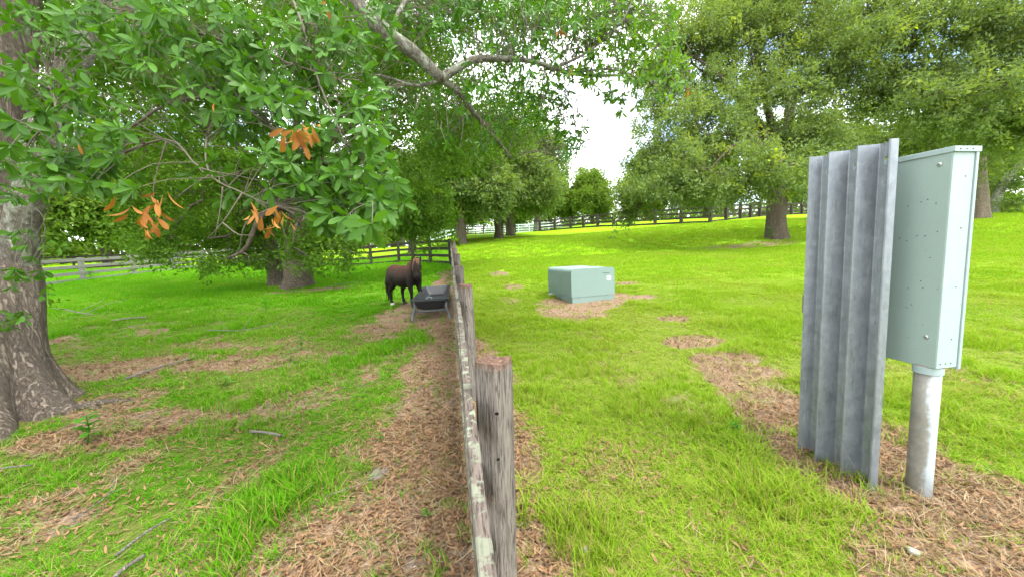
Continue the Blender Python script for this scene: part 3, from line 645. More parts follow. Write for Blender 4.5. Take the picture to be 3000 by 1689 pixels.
# ------------------------------------------------------------------ pony
def horse():
    X0, Y0 = -1.18, 9.80; root = tag(empty('pony', (X0, Y0, T(X0, Y0)), math.atan2(-.66, .75)), 'small dark brown pony with rusty forelock standing behind the feed trough', 'pony')
    b = NB('pony_coat'); sp_ = b.n('ShaderNodeSeparateXYZ', {0: b.co('Object')}); n = b.noise(b.co('Object', (3, 3, 3)), 2.2, 5, .6); hair = b.noise(b.co('Object', (40, 40, 9)), 3, 3)
    f = b.math('ADD', sp_.outputs[2], b.math('MULTIPLY', b.math('SUBTRACT', n, .5), .35))
    c = b.ramp(f, (.50, (.007, .006, .005)), (.68, (.017, .010, .008)), (.86, (.038, .019, .012)), (1.0, (.075, .034, .019)))
    xf = b.ramp(sp_.outputs[0], (.30, 0.0), (.44, .85)); c = b.mix(xf, c, (.010, .007, .006))
    c = b.mix(.35, c, b.ramp(hair, (.3, .35), (.7, 1.7)), 'MULTIPLY')
    coat = b.pbr(c, .6, 0, .2, b.bump(hair, .5, .008))
    parts = []
    def seg(pts, ry, rz, n=18, up=None):
        pts = np.array(pts, float); k = len(pts); pp = spline(pts, (k-1)*4+1); q = np.linspace(0, k-1, len(pp)); a = np.interp(q, range(k), ry); c2 = np.interp(q, range(k), rz)
        t = np.gradient(pp, axis=0); t /= np.linalg.norm(t, axis=1)[:, None]; V = []; th = np.linspace(0, 2*np.pi, n, endpoint=False)
        sd_ = np.array([0, 1, 0.]) if up is None else np.array(up, float)
        for i in range(len(pp)):
            s1 = sd_-t[i]*np.dot(sd_, t[i]); s1 /= np.linalg.norm(s1); s2 = np.cross(t[i], s1)
            V.append(pp[i]+np.outer(np.cos(th)*a[i], s1)+np.outer(np.sin(th)*c2[i], s2))
        V = np.concatenate(V); m = len(pp); Q = [(i*n+j, i*n+(j+1) % n, (i+1)*n+(j+1) % n, (i+1)*n+j) for i in range(m-1) for j in range(n)]
        Q += [tuple(range(n))[::-1], tuple((m-1)*n+j for j in range(n))]; parts.append((V, Q))
    seg([(-.53, 0, .80), (-.49, 0, .80), (-.38, 0, .79), (-.20, 0, .745), (0, 0, .715), (.18, 0, .73), (.33, 0, .77), (.43, 0, .79), (.48, 0, .80)],
        [.06, .15, .22, .25, .275, .255, .20, .15, .07], [.10, .18, .245, .265, .29, .275, .25, .20, .10])
    seg([(.26, 0, .88), (.40, -.01, .94), (.50, -.05, 1.03), (.575, -.10, 1.06), (.62, -.14, 1.09)], [.12, .115, .09, .078, .07], [.21, .19, .155, .125, .09])
    hd = np.array([math.cos(R_(-50)), math.sin(R_(-50)), 0]); sdv = np.cross((0, 0, 1.), hd); hv = hd*.42+np.array((0, 0, -.91)); p0 = np.array((.605, -.125, 1.105))
    seg([p0-hv*.02, p0+hv*.06+hd*.03, p0+hv*.15+hd*.035, p0+hv*.24+hd*.03, p0+hv*.33+hd*.03, p0+hv*.41+hd*.035, p0+hv*.455+hd*.04],
        [.07, .108, .118, .10, .074, .072, .045], [.08, .125, .14, .125, .095, .085, .055], up=sdv)
    for (sy, dxh, dxf) in ((-1, 0, 0), (1, .17, .05)):
        y = .125*sy
        seg([(-.36, y*.8, .80), (-.33+dxh*.3, y, .64), (-.29+dxh*.7, y*1.02, .52), (-.40+dxh, y, .385), (-.415+dxh, y, .32), (-.40+dxh, y, .15), (-.385+dxh, y, .10), (-.365+dxh, y, .035)],
            [.12, .12, .082, .048, .042, .031, .040, .044], [.17, .15, .105, .058, .046, .033, .042, .05], 12, (0, 1, 0))
        seg([(.33, y*.9, .80), (.33+dxf*.3, y, .62), (.335+dxf*.6, y, .48), (.355+dxf, y, .335), (.355+dxf, y, .29), (.35+dxf, y, .13), (.365+dxf, y, .09), (.38+dxf, y, .035)],
            [.09, .085, .062, .045, .040, .030, .038, .043], [.14, .115, .075, .048, .042, .032, .040, .048], 12, (0, 1, 0))
    for s_ in (-1, 1):                                            # ears grow out of the head
        e0 = p0 + sdv*.075*s_ + np.array((0, 0, .0)); seg([e0-np.array((0, 0, .04)), e0+np.array((0, 0, .03))+sdv*.012*s_, e0+np.array((0, 0, .075))+sdv*.022*s_, e0+np.array((0, 0, .14))+sdv*.04*s_], [.03, .036, .03, .005], [.02, .02, .016, .004], 10, sdv)
    mb = MB()
    for V, Q in parts: mb.add(V, Q)
    body = mb.build('body', coat, root)
    m = body.modifiers.new('r', 'REMESH'); m.mode = 'VOXEL'; m.voxel_size = .013; m.use_smooth_shade = True
    m = body.modifiers.new('s', 'SMOOTH'); m.factor = .5; m.iterations = 4
    bpy.context.view_layer.update(); apply_mods(body)
    if not body.data.materials: body.data.materials.append(coat)
    for p in body.data.polygons: p.use_smooth = True
    hoofm = NB('hoof_horn').pbr((.025, .02, .018), .6); white = NB('white_sock').pbr((.55, .50, .45), .8)
    for (sy, dxh, dxf) in ((-1, 0, 0), (1, .17, .05)):
        y = .125*sy
        MB().tube([(-.362+dxh, y, .055), (-.358+dxh, y, .03), (-.352+dxh, y, -.005)], [.045, .052, .058], 12).build('hoof', white if sy < 0 else hoofm, root, smooth=False)['label'] = 'white right hind hoof' if sy < 0 else 'dark left hind hoof'
        MB().tube([(.382+dxf, y, .055), (.387+dxf, y, .03), (.392+dxf, y, -.005)], [.044, .05, .056], 12).build('hoof', hoofm, root)
    hb = NB('rusty_hair'); hn_ = hb.noise(hb.co('Object', (30, 30, 4)), 4, 3); rusty = hb.pbr(hb.ramp(hn_, (.3, (.07, .026, .012)), (.7, (.22, .095, .042))), .6)
    hb = NB('black_hair'); hn_ = hb.noise(hb.co('Object', (30, 30, 4)), 4, 3); black = hb.pbr(hb.ramp(hn_, (.3, (.008, .006, .005)), (.7, (.05, .026, .016))), .6)
    rr = random.Random(3)
    def strands(name, roots, path, n, w, mat):
        mb = MB()
        for k in range(n):
            r = roots(rr); P_ = spline([np.array(r)+np.array(q) for q in path(rr, r)], 6); mb.tube(P_, np.array([w, w*1.25, w*1.2, w, w*.7, w*.15]), 5)
        return mb.build(name, mat, root, smooth=True)
    strands('tail', lambda q: (-.525+q.uniform(-.02, .02), q.uniform(-.035, .035), .93+q.uniform(-.03, .02)),
            lambda q, r: [(0, 0, 0), (-.06, r[1]*.5, -.10), (-.09+q.uniform(-.03, .02), r[1]*1.2+q.uniform(-.03, .03), -.42), (-.07+q.uniform(-.04, .05), r[1]*1.4+q.uniform(-.04, .04), -.68-q.uniform(0, .16))], 60, .013, black)
    fr = p0 + hd*.075
    strands('forelock', lambda q: tuple(p0+hd*q.uniform(-.02, .05)+sdv*q.uniform(-.06, .06)+np.array((0, 0, q.uniform(.01, .06)))),
            lambda q, r: [(0, 0, 0), tuple(hd*.085+np.array((0, 0, -.01))), tuple(hd*.15+sdv*q.uniform(-.03, .035)+np.array((0, 0, -.12))), tuple(hd*.185+sdv*q.uniform(-.04, .05)+np.array((0, 0, -.26-q.uniform(0, .10))))], 80, .011, rusty)
    strands('mane', lambda q: tuple(np.array((.30, 0, 1.06))*(1-(t := q.random()))+np.array((.56, -.10, 1.17))*t),
            lambda q, r: [(0, 0, 0), (.01, .05, .03), (.03, .11, -.06), (.03+q.uniform(-.03, .03), .13, -.22-q.uniform(0, .08))], 46, .010, black)
    eyem = NB('pony_eye').pbr((.004, .004, .004), .15, spec=.6)
    for s_ in (-1, 1):
        e = p0+hv*.15+hd*.075+sdv*.083*s_; MB().tube([e-sdv*.008*s_, e+sdv*.004*s_, e+sdv*.010*s_], [.018, .016, .005], 10).build('eye', eyem, root, smooth=True)
        e = p0+hv*.44+hd*.085+sdv*.025*s_; MB().tube([e-hd*.006, e+hd*.006], [.010, .007], 8).build('nostril', eyem, root)
horse()

# ------------------------------------------------------------------ trees
def unit(a): return a/(np.linalg.norm(a, axis=-1, keepdims=True)+1e-9)
def crown_mesh(name, lobes, nclump, per, leaf, seed, cr, gap=.36, droop=.35, aspect=.42, gscale=.55, tip=.06, inner=.5):
    g = np.random.default_rng(seed); C_ = np.array([l[0] for l in lobes], float); Ra = np.array([l[1] for l in lobes], float)
    w = (Ra[:, 0]*Ra[:, 1]*Ra[:, 2])**.66; w /= w.sum(); n = int(nclump*2.2); li = g.choice(len(lobes), n, p=w)
    d = unit(g.normal(size=(n, 3))); r = g.random(n)**inner*(.70+.55*vnoise(d[:, 0]*2.3+li*7, d[:, 1]*2.3, d[:, 2]*2.3, seed))
    P = C_[li]+d*Ra[li]*r[:, None]; q = fbm(P[:, 0]*gscale, P[:, 1]*gscale, P[:, 2]*gscale, seed+5, 2)
    k = q > gap; P, d = P[k][:nclump], d[k][:nclump]; n = len(P)
    ax = unit(d*.8+g.normal(size=(n, 3))*.6+np.array((0, 0, -droop)))
    t = g.random((n, per, 1))-.4; pos = P[:, None]+ax[:, None]*t*cr*1.7+g.normal(size=(n, per, 3))*cr*.34
    ld = unit(ax[:, None]*.7+g.normal(size=(n, per, 3))*.75); up = unit(g.normal(size=(n, per, 3))*.8+np.array((0, 0, 1.0)))
    sd_ = unit(np.cross(ld, up)); nm = np.cross(sd_, ld); l = leaf*(.65+.7*g.random((n, per, 1))); wv = sd_*l*aspect*.5
    V = np.stack([pos, pos+ld*l*.55+wv+nm*l*.07, pos+ld*l, pos+ld*l*.55-wv+nm*l*.07], 2).reshape(-1, 3)
    me = fast_mesh(name, V, np.arange(n*per*4).reshape(-1, 4))
    tint = np.clip(.10+.56*g.random((n, 1))+.30*g.random((n, per))+np.where(g.random((n, 1)) < tip, .4, 0), 0, 1); fattr(me, 'tint', tint.ravel())
    return me, P
def trunk_mesh(pts, rad, n=20, flare=0.0, lobes=6, seed=0, steps=22, wob=.05):
    P = spline(pts, steps); q = np.linspace(0, len(rad)-1, steps); r = np.interp(q, range(len(rad)), rad)
    def mod(i, th):
        h = i/(steps-1); fl_ = flare*max(0, 1-h*steps/5.5)**1.6
        return 1+wob*np.sin(3*th+seed+i*.25)+wob*.7*np.sin(7*th+seed*2+i*.15)+fl_*(.55+.45*np.cos(lobes*th+seed))
    mb = MB(); mb.tube(P, r, n, True, mod); return mb.mesh('trunk', True)
def px_lobe(x, y, dep, rx, ry, rz):
    return (at(x, y, dep), (rx*PXS*dep/FPX, rz, ry*PXS*dep/FPX))
def make_tree(name, label, base, trunks, lobes, cm, nclump, per, leaf, seed, cr, bark, limbs=True, group=None, limb_from=None, ntw=120, **kw):
    bx, by = base; bz = T(bx, by); B = np.array((bx, by, bz)); root = tag(empty(name, (bx, by, bz)), label, 'tree', group)
    for (pts, rad, fl_) in trunks: obj('trunk', trunk_mesh([np.array(p) for p in pts], rad, 24, fl_, 7, seed), bark, root)
    me, P = crown_mesh('crown', [(c-B, r) for c, r in lobes], nclump, per, leaf, seed, cr, **kw)
    tag(obj('crown', me, cm, root), kind='stuff')
    rr = np.random.default_rng(seed+1); ends = []
    if limbs:
        for li, (c, r) in enumerate(lobes):
            e = c-B; tp = trunks[li % len(trunks)]; tip = np.array(tp[0][-1], float); prev = np.array(tp[0][-2], float); st_ = prev+(tip-prev)*rr.uniform(.3, 1.0)
            mid = st_+(e-st_)*.5+np.array((0, 0, .12*np.linalg.norm(e-st_)))+rr.normal(size=3)*.3; r0_ = tp[1][-1]*rr.uniform(.4, .65)
            P_ = spline([st_, st_+(mid-st_)*.5+rr.normal(size=3)*.2, mid, mid+(e-mid)*.6+rr.normal(size=3)*.35, e], 12)
            MB().tube(P_, np.linspace(r0_, r0_*.22, 12), 9).build('limb', bark, root, smooth=True); ends.append(P_)
        mb = MB(); E_ = np.concatenate([p[4:] for p in ends]); sel = P[rr.choice(len(P), min(ntw, len(P)), replace=False)]
        for s_ in sel:
            q = E_[np.argmin(((E_-s_)**2).sum(1))]; m_ = (q+s_)/2+rr.normal(size=3)*.15*np.linalg.norm(q-s_); mb.tube(spline([q, m_, s_], 5), np.linspace(.035, .008, 5)*max(.6, leaf/.12), 4, False)
        tag(mb.build('twig', bark, root, smooth=True), kind='stuff')
    return root
def copy_tree(o, parent=None):
    c = o.copy(); col.objects.link(c); c.parent = parent
    for ch in o.children: copy_tree(ch, c)
    return c

# paddock oak with two trunks
make_tree('oak_tree', 'dark low spreading oak with two stout trunks in the paddock', (-6.0, 15.9),
          [([(.0, 0, -.2), (.02, .1, .5), (.0, .2, 1.2), (.15, .3, 2.4), (.3, .3, 4.2)], [.55, .50, .44, .40, .30], .55), ([(-1.15, .9, -.2), (-1.2, 1.0, .8), (-1.4, 1.2, 2.0), (-2.0, 1.5, 4)], [.33, .28, .26, .2], .3)],
          [px_lobe(*a) for a in ((300, 330, 15.5, 240, 150, 3), (560, 420, 14.5, 230, 170, 3), (800, 470, 13.8, 190, 140, 2.6), (980, 380, 14, 150, 180, 2.6), (1050, 500, 14.6, 80, 90, 1.6),
                                 (560, 180, 14.5, 320, 190, 3.4), (220, 130, 15.5, 240, 190, 3.2), (930, 150, 14, 240, 190, 3), (520, 600, 13.8, 150, 70, 1.8), (850, 620, 13.2, 110, 70, 1.6), (740, 630, 12.8, 90, 55, 1.4), (430, 620, 13.6, 120, 60, 1.6), (570, 650, 13.6, 90, 40, 1.4), (650, 610, 15.5, 130, 60, 2),
                                 (1150, 60, 14.5, 150, 130, 2.5), (1160, 320, 15, 120, 140, 2.4), (1270, 300, 16, 90, 110, 2), (1345, 270, 17, 60, 80, 1.6), (1090, 560, 15.5, 70, 60, 1.4), (380, 520, 15, 80, 90, 2), (700, 0, 14, 400, 150, 3))],
          M['crown_dark'], 4800, 36, .140, 11, .36, M['bark_mid'], ntw=260)
# trees across the lawn
D_l = [((0, 0, 5.6), (4.2, 3.6, 2.6)), ((-2.6, 0, 4.6), (2.6, 2.6, 2.2)), ((2.6, -.5, 4.4), (2.6, 2.4, 2.2)), ((.5, -1.5, 3.6), (2.6, 2.0, 1.4)), ((.3, .5, 8.0), (3.0, 2.8, 2.0)), ((-3.6, .4, 3.2), (1.3, 1.4, 1.1)), ((3.6, .2, 3.4), (1.5, 1.4, 1.2))]
def std_tree(name, label, base, seed, mat, nc, per, leaf, cr, sc_=1.0, rz=0.0, trunk_r=.36, group=None, **kw):
    B = np.array((base[0], base[1], T(*base))); r = make_tree(name, label, base, [([(0, 0, -.3), (.05, .05, .8), (.0, .1, 2.0), (.15, .1, 3.4)], [trunk_r, trunk_r*.85, trunk_r*.78, trunk_r*.65], .4)],
                  [(B+np.array(c), q) for c, q in D_l], mat, nc, per, leaf, seed, cr, M['bark_mid'], group=group, ntw=60, **kw)
    r.scale = (sc_, sc_, sc_); r.rotation_euler[2] = rz; return r
GL = 'oaks standing across the lawn'
t1 = std_tree('oak_tree', 'grey green oak with slim leaning trunk, left of a pair across the lawn', (4.9, 37.6), 21, M['crown_mid'], 1700, 34, .27, .55, 1.18, 0, .42, GL)
def cp(o, label, xy, sc_, rz, group=None, cat='tree'):
    c = copy_tree(o); c.location = (xy[0], xy[1], T(*xy)); c.scale = (sc_, sc_, sc_*random.uniform(.95, 1.08)); c.rotation_euler[2] = rz; tag(c, label, cat, group); return c
cp(t1, 'grey green oak with dark forked trunk, right of a pair across the lawn', (7.0, 43), 1.25, 1.9, GL)
cp(t1, 'oak with pale flared trunk left of the pair across the lawn', (1.4, 48.5), 1.45, 3.5, GL)
cp(t1, 'grey oak closing the left side of the bright sky gap', (14.6, 62), 1.65, 4.4, GL)
cp(t1, 'low oak behind the paddock back fence', (-3.5, 36), .95, 5.2, GL)
cp(t1, 'olive oak overhanging the far end of the near fence', (1.2, 33), 1.0, 2.6, GL)
# backdrop trees
t2 = std_tree('broadleaf_tree', 'light green rounded tree at the foot of the sky gap', (24, 88), 33, M['crown_far'], 1000, 34, .42, .9, 1.45, .3, .4, 'trees behind the fences', gap=.3)
GB = 'trees behind the fences'
for k, (lab, xy, s_, rz) in enumerate([
        ('light green tree right of the sky gap behind the lawn fence', (33, 84), 1.3, 1.), ('bushy tree left of the sky gap behind the pale fence', (16, 96), 1.15, 2.),
        ('tree behind the white rail fence left of the paired trunks', (4, 96), 1.4, 3.), ('tree far behind the pony, above the paddock back fence', (-10, 84), 1.5, 4.),
        ('far tree behind the two trunk paddock oak', (-24, 78), 1.5, 5.), ('tree behind the silver fence left of the paddock oak', (-27, 52), 1.25, .5),
        ('tree behind the silver fence beside the near left trunk', (-34, 44), 1.2, 1.5), ('leftmost tree at the far edge of the paddock', (-44, 42), 1.4, 2.5),
        ('far left tree closing the view behind the distant dark fence', (-42, 64), 1.7, 3.4), ('tree behind the slanted grey panel', (41, 74), 1.4, 4.1),
        ('tree behind the black fence left of the big oak trunk', (50, 68), 1.5, 5.0), ('tree behind the black fence right of the big oak trunk', (58, 58), 1.6, .9),
        ('dark tree seen between the steel panel and the oak trunk', (70, 62), 1.7, 2.2), ('tree deep in the shade right of the cabinet', (76, 46), 1.7, 3.1), ('rightmost far tree beyond the shaded trunks', (86, 36), 1.7, 4.6)]):
    cp(t2, lab, xy, s_, rz, GB)
# far woods all round, one mass behind everything
wl_ = []
for k in range(84):
    an = R_(-80+k*2.0)+YAW*.5; ds = (84 if an < R_(-8) else 118)+9*math.sin(k*2.1); x_, y_ = ds*math.sin(an), ds*math.cos(an); hgt = 5.2+2.0*math.sin(k*1.7)+1.2*math.sin(k*.6)
    if 6 < math.degrees(an) < 17: hgt *= .62
    wl_.append((np.array((x_, y_, T(x_, y_)+hgt*.45)), (4.2, 3, hgt*.75)))
me, P = crown_mesh('far_woods', wl_, 5200, 22, .72, 303, .95, gap=.05, aspect=.55); tag(obj('far_woods', me, M['crown_far']), 'far dark line of woods closing the horizon behind all fences', 'woods', kind='stuff')
# big oak on the right
make_tree('oak_tree', 'big live oak with thick furrowed trunk on the lawn right of centre', (19.8, 20.3),
          [([(0, 0, -.3), (.0, .05, .9), (.05, .1, 2.2), (.2, .1, 3.6), (.1, .2, 5.4)], [.60, .53, .48, .46, .36], .38)],
          [px_lobe(*a) for a in ((1780, 435, 20, 165, 85, 2.6), (1640, 480, 22, 95, 75, 2.2), (1585, 520, 23, 45, 45, 1.3), (1950, 420, 18.5, 140, 80, 2.2), (1760, 330, 22, 150, 90, 2.8), (2050, 330, 22, 130, 90, 2.4), (1900, 250, 23, 190, 110, 3),
                                 (1700, 400, 24, 110, 80, 2.2), (1880, 110, 24, 210, 120, 3), (2080, 160, 23, 170, 130, 3), (1740, 160, 26, 120, 110, 2.6), (1990, 10, 24, 220, 110, 3), (1830, 20, 27, 150, 100, 3), (2130, 440, 20, 70, 60, 1.6), (1545, 560, 22, 14, 30, .5), (1620, 400, 25, 60, 70, 1.6), (1670, 130, 25, 90, 120, 2.2), (1640, 280, 25, 60, 70, 1.8))],
          M['crown_right'], 4200, 36, .20, 41, .42, M['bark_mid'], ntw=220, tip=.15, gap=.40, gscale=.75)
# right hand oaks
make_tree('oak_tree', 'tall shaded oak with ivy clad trunk right behind the utility cabinet', (40.6, 23.5),
          [([(0, 0, -.3), (.1, .0, 1.2), (.0, .1, 3.0), (-.4, .1, 5.5), (-1.0, .2, 8)], [.75, .62, .56, .5, .35], .35)],
          [px_lobe(*a) for a in ((2300, 110, 22, 230, 130, 3.2), (2480, 60, 21, 190, 150, 3), (2420, 250, 20, 170, 110, 2.8), (2540, 300, 21, 110, 130, 2.4), (2250, 230, 23, 130, 80, 2.4), (2180, 30, 24, 170, 110, 3),
                                 (2330, 340, 31, 210, 90, 3), (2180, 380, 33, 130, 70, 2.5), (2480, 380, 30, 120, 80, 2), (2620, 160, 20, 130, 200, 3), (2400, 430, 36, 200, 60, 2))],
          M['crown_right'], 3900, 36, .21, 52, .44, M['bark_mid'], ntw=160, tip=.12, gap=.37, gscale=.75)
lean = tag(empty('leaning_tree', (49.9, 27.8, T(49.9, 27.8))), 'pale leaning bare trunk right of the utility cabinet', 'tree')
obj('trunk', trunk_mesh([(0, 0, -.3), (.25, -.1, 1.2), (.9, -.3, 3.0), (3.0, -1.2, 6.0), (5.5, -2.2, 8.5)], [.42, .36, .34, .32, .28], 16, .2, 5, 9), M['bark_pale'], lean)
me, P = crown_mesh('crown', [((.9, -.4, 2.6), (1.4, 1.0, .8)), ((5.5, -2.2, 9), (2.5, 2.2, 1.8)), ((.8, -.5, .6), (1.8, .8, .6))], 260, 34, .2, 91, .5); tag(obj('crown', me, M['crown_right'], lean), kind='stuff')
make_tree('oak_tree', 'shaded oak with mossy trunk at the right edge of the picture', (58, 26), [([(0, 0, -.3), (.0, .0, 1.5), (.1, .1, 4.0), (.0, .1, 7)], [.85, .7, .62, .45], .35)],
          [(np.array((58, 26, T(58, 26)))+np.array(c), r) for c, r in (((0, 0, 9), (7, 6, 4)), ((-5, 0, 7.5), (4, 4, 3)), ((4, 0, 7), (4, 4, 3)), ((0, -3, 6), (4, 3, 2)))], M['crown_mid'], 1100, 34, .3, 61, .7, M['bark_mid'], ntw=60)

# ------------------------------------------------------------------ near oak at the left with broad leaves hanging into the view
AX, AY = -5.2, 4.92; AB = np.array((AX, AY, T(AX, AY)))
nearoak = tag(empty('oak_tree', tuple(AB)), 'near oak with buttressed trunk at left, broad leaves and lichen limb hanging overhead', 'tree')
def loc(p): return np.asarray(p, float)-AB
def a_trunk():
    steps = 40; P = spline([(-.02, -.1, -.25), (0, 0, .25), (.02, .12, .8), (-.02, .35, 1.4), tuple(loc(at(0, 640, 4.6))), tuple(loc(at(-10, 420, 4.7))), tuple(loc(at(20, 150, 4.8))), tuple(loc(at(40, -150, 5.1)))], steps)
    r = np.interp(np.linspace(0, 1, steps), [0, .12, .25, .4, .55, .7, 1], [.78, .56, .42, .36, .31, .26, .22]); rg_ = np.random.default_rng(5)
    def mod(i, th):
        h = max(0, P[i][2]); fl_ = .62*math.exp(-h*2.6); rib = np.abs(np.cos(4.5*th+.7+.25*np.sin(2*th)))**.7
        return 1+fl_*(rib*1.1-.25)+.10*math.exp(-h*.9)*(rib-.6)+.03*np.sin(5*th+i*.2)+.02*np.sin(11*th+i*.33)
    mb = MB(); mb.tube(P, r, 72, True, mod); obj('trunk', mb.mesh('trunk', True), M['bark'], nearoak)
a_trunk()
stem = spline([loc(at(45, 700, 4.5)), loc(at(55, 560, 4.4)), loc(at(85, 450, 4.35)), loc(at(140, 250, 4.4)), loc(at(205, 110, 4.5)), loc(at(270, -120, 4.8))], 20)
MB().tube(stem, np.linspace(.15, .135, 20), 16).build('stem', M['bark_pale'], nearoak, smooth=True)
def limb(pts, r0_, r1_, mat='bark_pale', n=18, seg_=10):
    P_ = spline([loc(p) for p in pts], n); rg_ = np.linspace(r0_, r1_, n)*(1+.06*np.sin(np.arange(n)*1.7)); MB().tube(P_, rg_, seg_).build('limb', M[mat], nearoak, smooth=True); return P_
LB = [limb([at(60, -150, 5.1), at(420, -260, 4.6), at(700, -160, 4.2), at(880, -2, 4.05), at(960, 72, 4.1), at(1050, 140, 4.2), at(1112, 200, 4.3)], .12, .062, n=30),
      limb([at(1105, 200, 4.3), at(1150, 172, 4.35), at(1195, 150, 4.4), at(1260, 148, 4.5), at(1340, 155, 4.6), at(1450, 188, 4.8), at(1560, 190, 5.0)], .055, .016, n=22),
      limb([at(1105, 198, 4.3), at(1150, 228, 4.5), at(1190, 280, 4.7), at(1240, 340, 5.0), at(1290, 400, 5.3)], .042, .012),
      limb([at(985, 90, 4.12), at(1000, 40, 4.3), at(1040, -40, 4.6)], .035, .02), limb([at(1400, 170, 4.7), at(1480, 130, 4.6), at(1560, 60, 4.5), at(1600, -20, 4.5)], .02, .008), limb([at(1440, 185, 4.8), at(1540, 175, 4.7), at(1650, 215, 4.6), at(1740, 225, 4.6)], .016, .006),
      limb([at(1105, 205, 4.3), at(1040, 215, 4.4), at(960, 190, 4.6), at(900, 190, 4.7)], .022, .006)]
BN = [limb([at(150, 330, 4.4), at(300, 330, 3.2), at(420, 262, 2.7), at(560, 250, 2.5), at(700, 330, 2.4), at(860, 440, 2.35)], .013, .003, 'twig'),
      limb([at(215, -60, 4.5), at(330, 20, 3.0), at(520, 90, 2.6), at(700, 150, 2.5), at(850, 200, 2.5)], .014, .003, 'twig'),
      limb([at(110, 420, 4.4), at(180, 385, 3.0), at(260, 400, 2.4), at(420, 350, 2.25), at(500, 420, 2.2), at(590, 440, 2.2)], .011, .0025, 'twig'),
      limb([at(700, -90, 3.4), at(760, 60, 2.7), at(800, 200, 2.5), at(850, 320, 2.4), at(920, 480, 2.35)], .011, .0025, 'twig'),
      limb([at(190, 120, 4.5), at(120, 180, 2.9), at(140, 260, 2.4), at(100, 330, 2.3)], .012, .003, 'twig'),
      limb([at(560, 250, 2.5), at(520, 350, 2.3), at(530, 440, 2.2), at(610, 485, 2.15), at(690, 520, 2.15)], .006, .0025, 'twig')]
# bare grey twigs
for pts in (((530, 440, 2.2), (480, 470, 2.2), (440, 500, 2.22)), ((560, 470, 2.2), (555, 520, 2.2), (540, 600, 2.2)), ((610, 485, 2.15), (560, 560, 2.15), (520, 600, 2.2)), ((520, 350, 2.3), (580, 300, 2.3), (600, 250, 2.35)),
            ((420, 350, 2.25), (390, 450, 2.25), (385, 510, 2.25)), ((640, 500, 2.15), (700, 550, 2.2), (720, 600, 2.2)), ((690, 520, 2.15), (620, 560, 2.15), (600, 640, 2.2)), ((500, 420, 2.2), (520, 440, 2.2), (560, 445, 2.2), (600, 430, 2.2)),
            ((560, 560, 2.15), (600, 590, 2.15), (640, 590, 2.15)), ((600, 250, 2.4), (570, 200, 2.4), (520, 190, 2.4)), ((1430, 190, 4.8), (1415, 220, 4.8), (1425, 245, 4.8)), ((400, 270, 2.7), (380, 210, 2.6), (330, 170, 2.6))):
    limb([at(*p) for p in pts], .0045, .0016, 'twig', 9, 6)
def leaf_verts(l, w, bend, fold, n=7):
    V = []
    for j in range(n+1):
        t = j/n; ww = w*max(.06, math.sin(math.pi/2*t/.66)**1.15 if t < .66 else math.sqrt(max(0, 1-((t-.66)/.34)**2.2))); z = -bend*l*t*t; V += [(l*t, -ww/2, z+fold*ww), (l*t, 0, z), (l*t, ww/2, z+fold*ww)]
    return np.array(V), [(3*j+k, 3*j+3+k, 3*j+4+k, 3*j+1+k) for j in range(n) for k in (0, 1)]
protos = {}
for mk in ('leaf_near', 'leaf_yellow', 'leaf_dead'):
    protos[mk] = []
    for k in range(9):
        dead = mk == 'leaf_dead'; V, Q = leaf_verts(1.0, random.uniform(.27, .37) if not dead else random.uniform(.24, .34), random.uniform(.05, .3) if not dead else random.uniform(.0, .55), random.uniform(.03, .22) if not dead else random.uniform(.02, .28))
        me = fast_mesh('leaf', V, Q, True); fattr(me, 'tint', [.15+.75*(k/8)**1.4]*len(Q)); me.materials.append(M[mk]); protos[mk].append((me, V, Q, .15+.75*(k/8)**1.4))
LV = []          # (material, proto, 4x4, apparent size)
TW = MB()
def rosette(p, d, n, size, mk, spread=1.0, hang=.18):
    d = unit(np.asarray(d, float)); a = unit(np.cross(d, (0.3, .2, .9))); b_ = np.cross(d, a); ph = random.uniform(0, 6.28)
    for k in range(n):
        an = ph+k*2.399; el = random.uniform(.15, .8)*spread; rad = a*math.cos(an)+b_*math.sin(an)
        ld = unit(d*(1.0-el)+rad*(.45+el)+np.array((0, 0, -hang-.25*random.random()))); nm = unit(d*.8-rad*.3+np.array((0, 0, .55))+rng.normal(size=3)*(.6 if mk == 'leaf_dead' else .3)); sd_ = unit(np.cross(nm, ld)); nm = np.cross(ld, sd_)
        s_ = size*random.uniform(.55, 1.18); m = np.eye(4); m[:3, 0] = ld*s_; m[:3, 1] = sd_*s_; m[:3, 2] = nm*s_; m[:3, 3] = loc(p)+d*random.uniform(-.02, .012)*size/.1+(rng.normal(size=3)*.022 if mk == 'leaf_dead' else 0)
        pid = int(min(8, abs(random.gauss(2.6, 2.4)))); depth = float((np.asarray(p)-Cv)@Fv); q = np.asarray(p)-Cv; u, v = (q@Rv)/depth*FPX+1500, 844.5-(q@Uv)/depth*FPX
        inside = -60 < u < 3060 and -60 < v < 1700
        LV.append((mk, pid, m, s_/depth*(.5+.5*abs(nm@Fv)) if inside else 0))
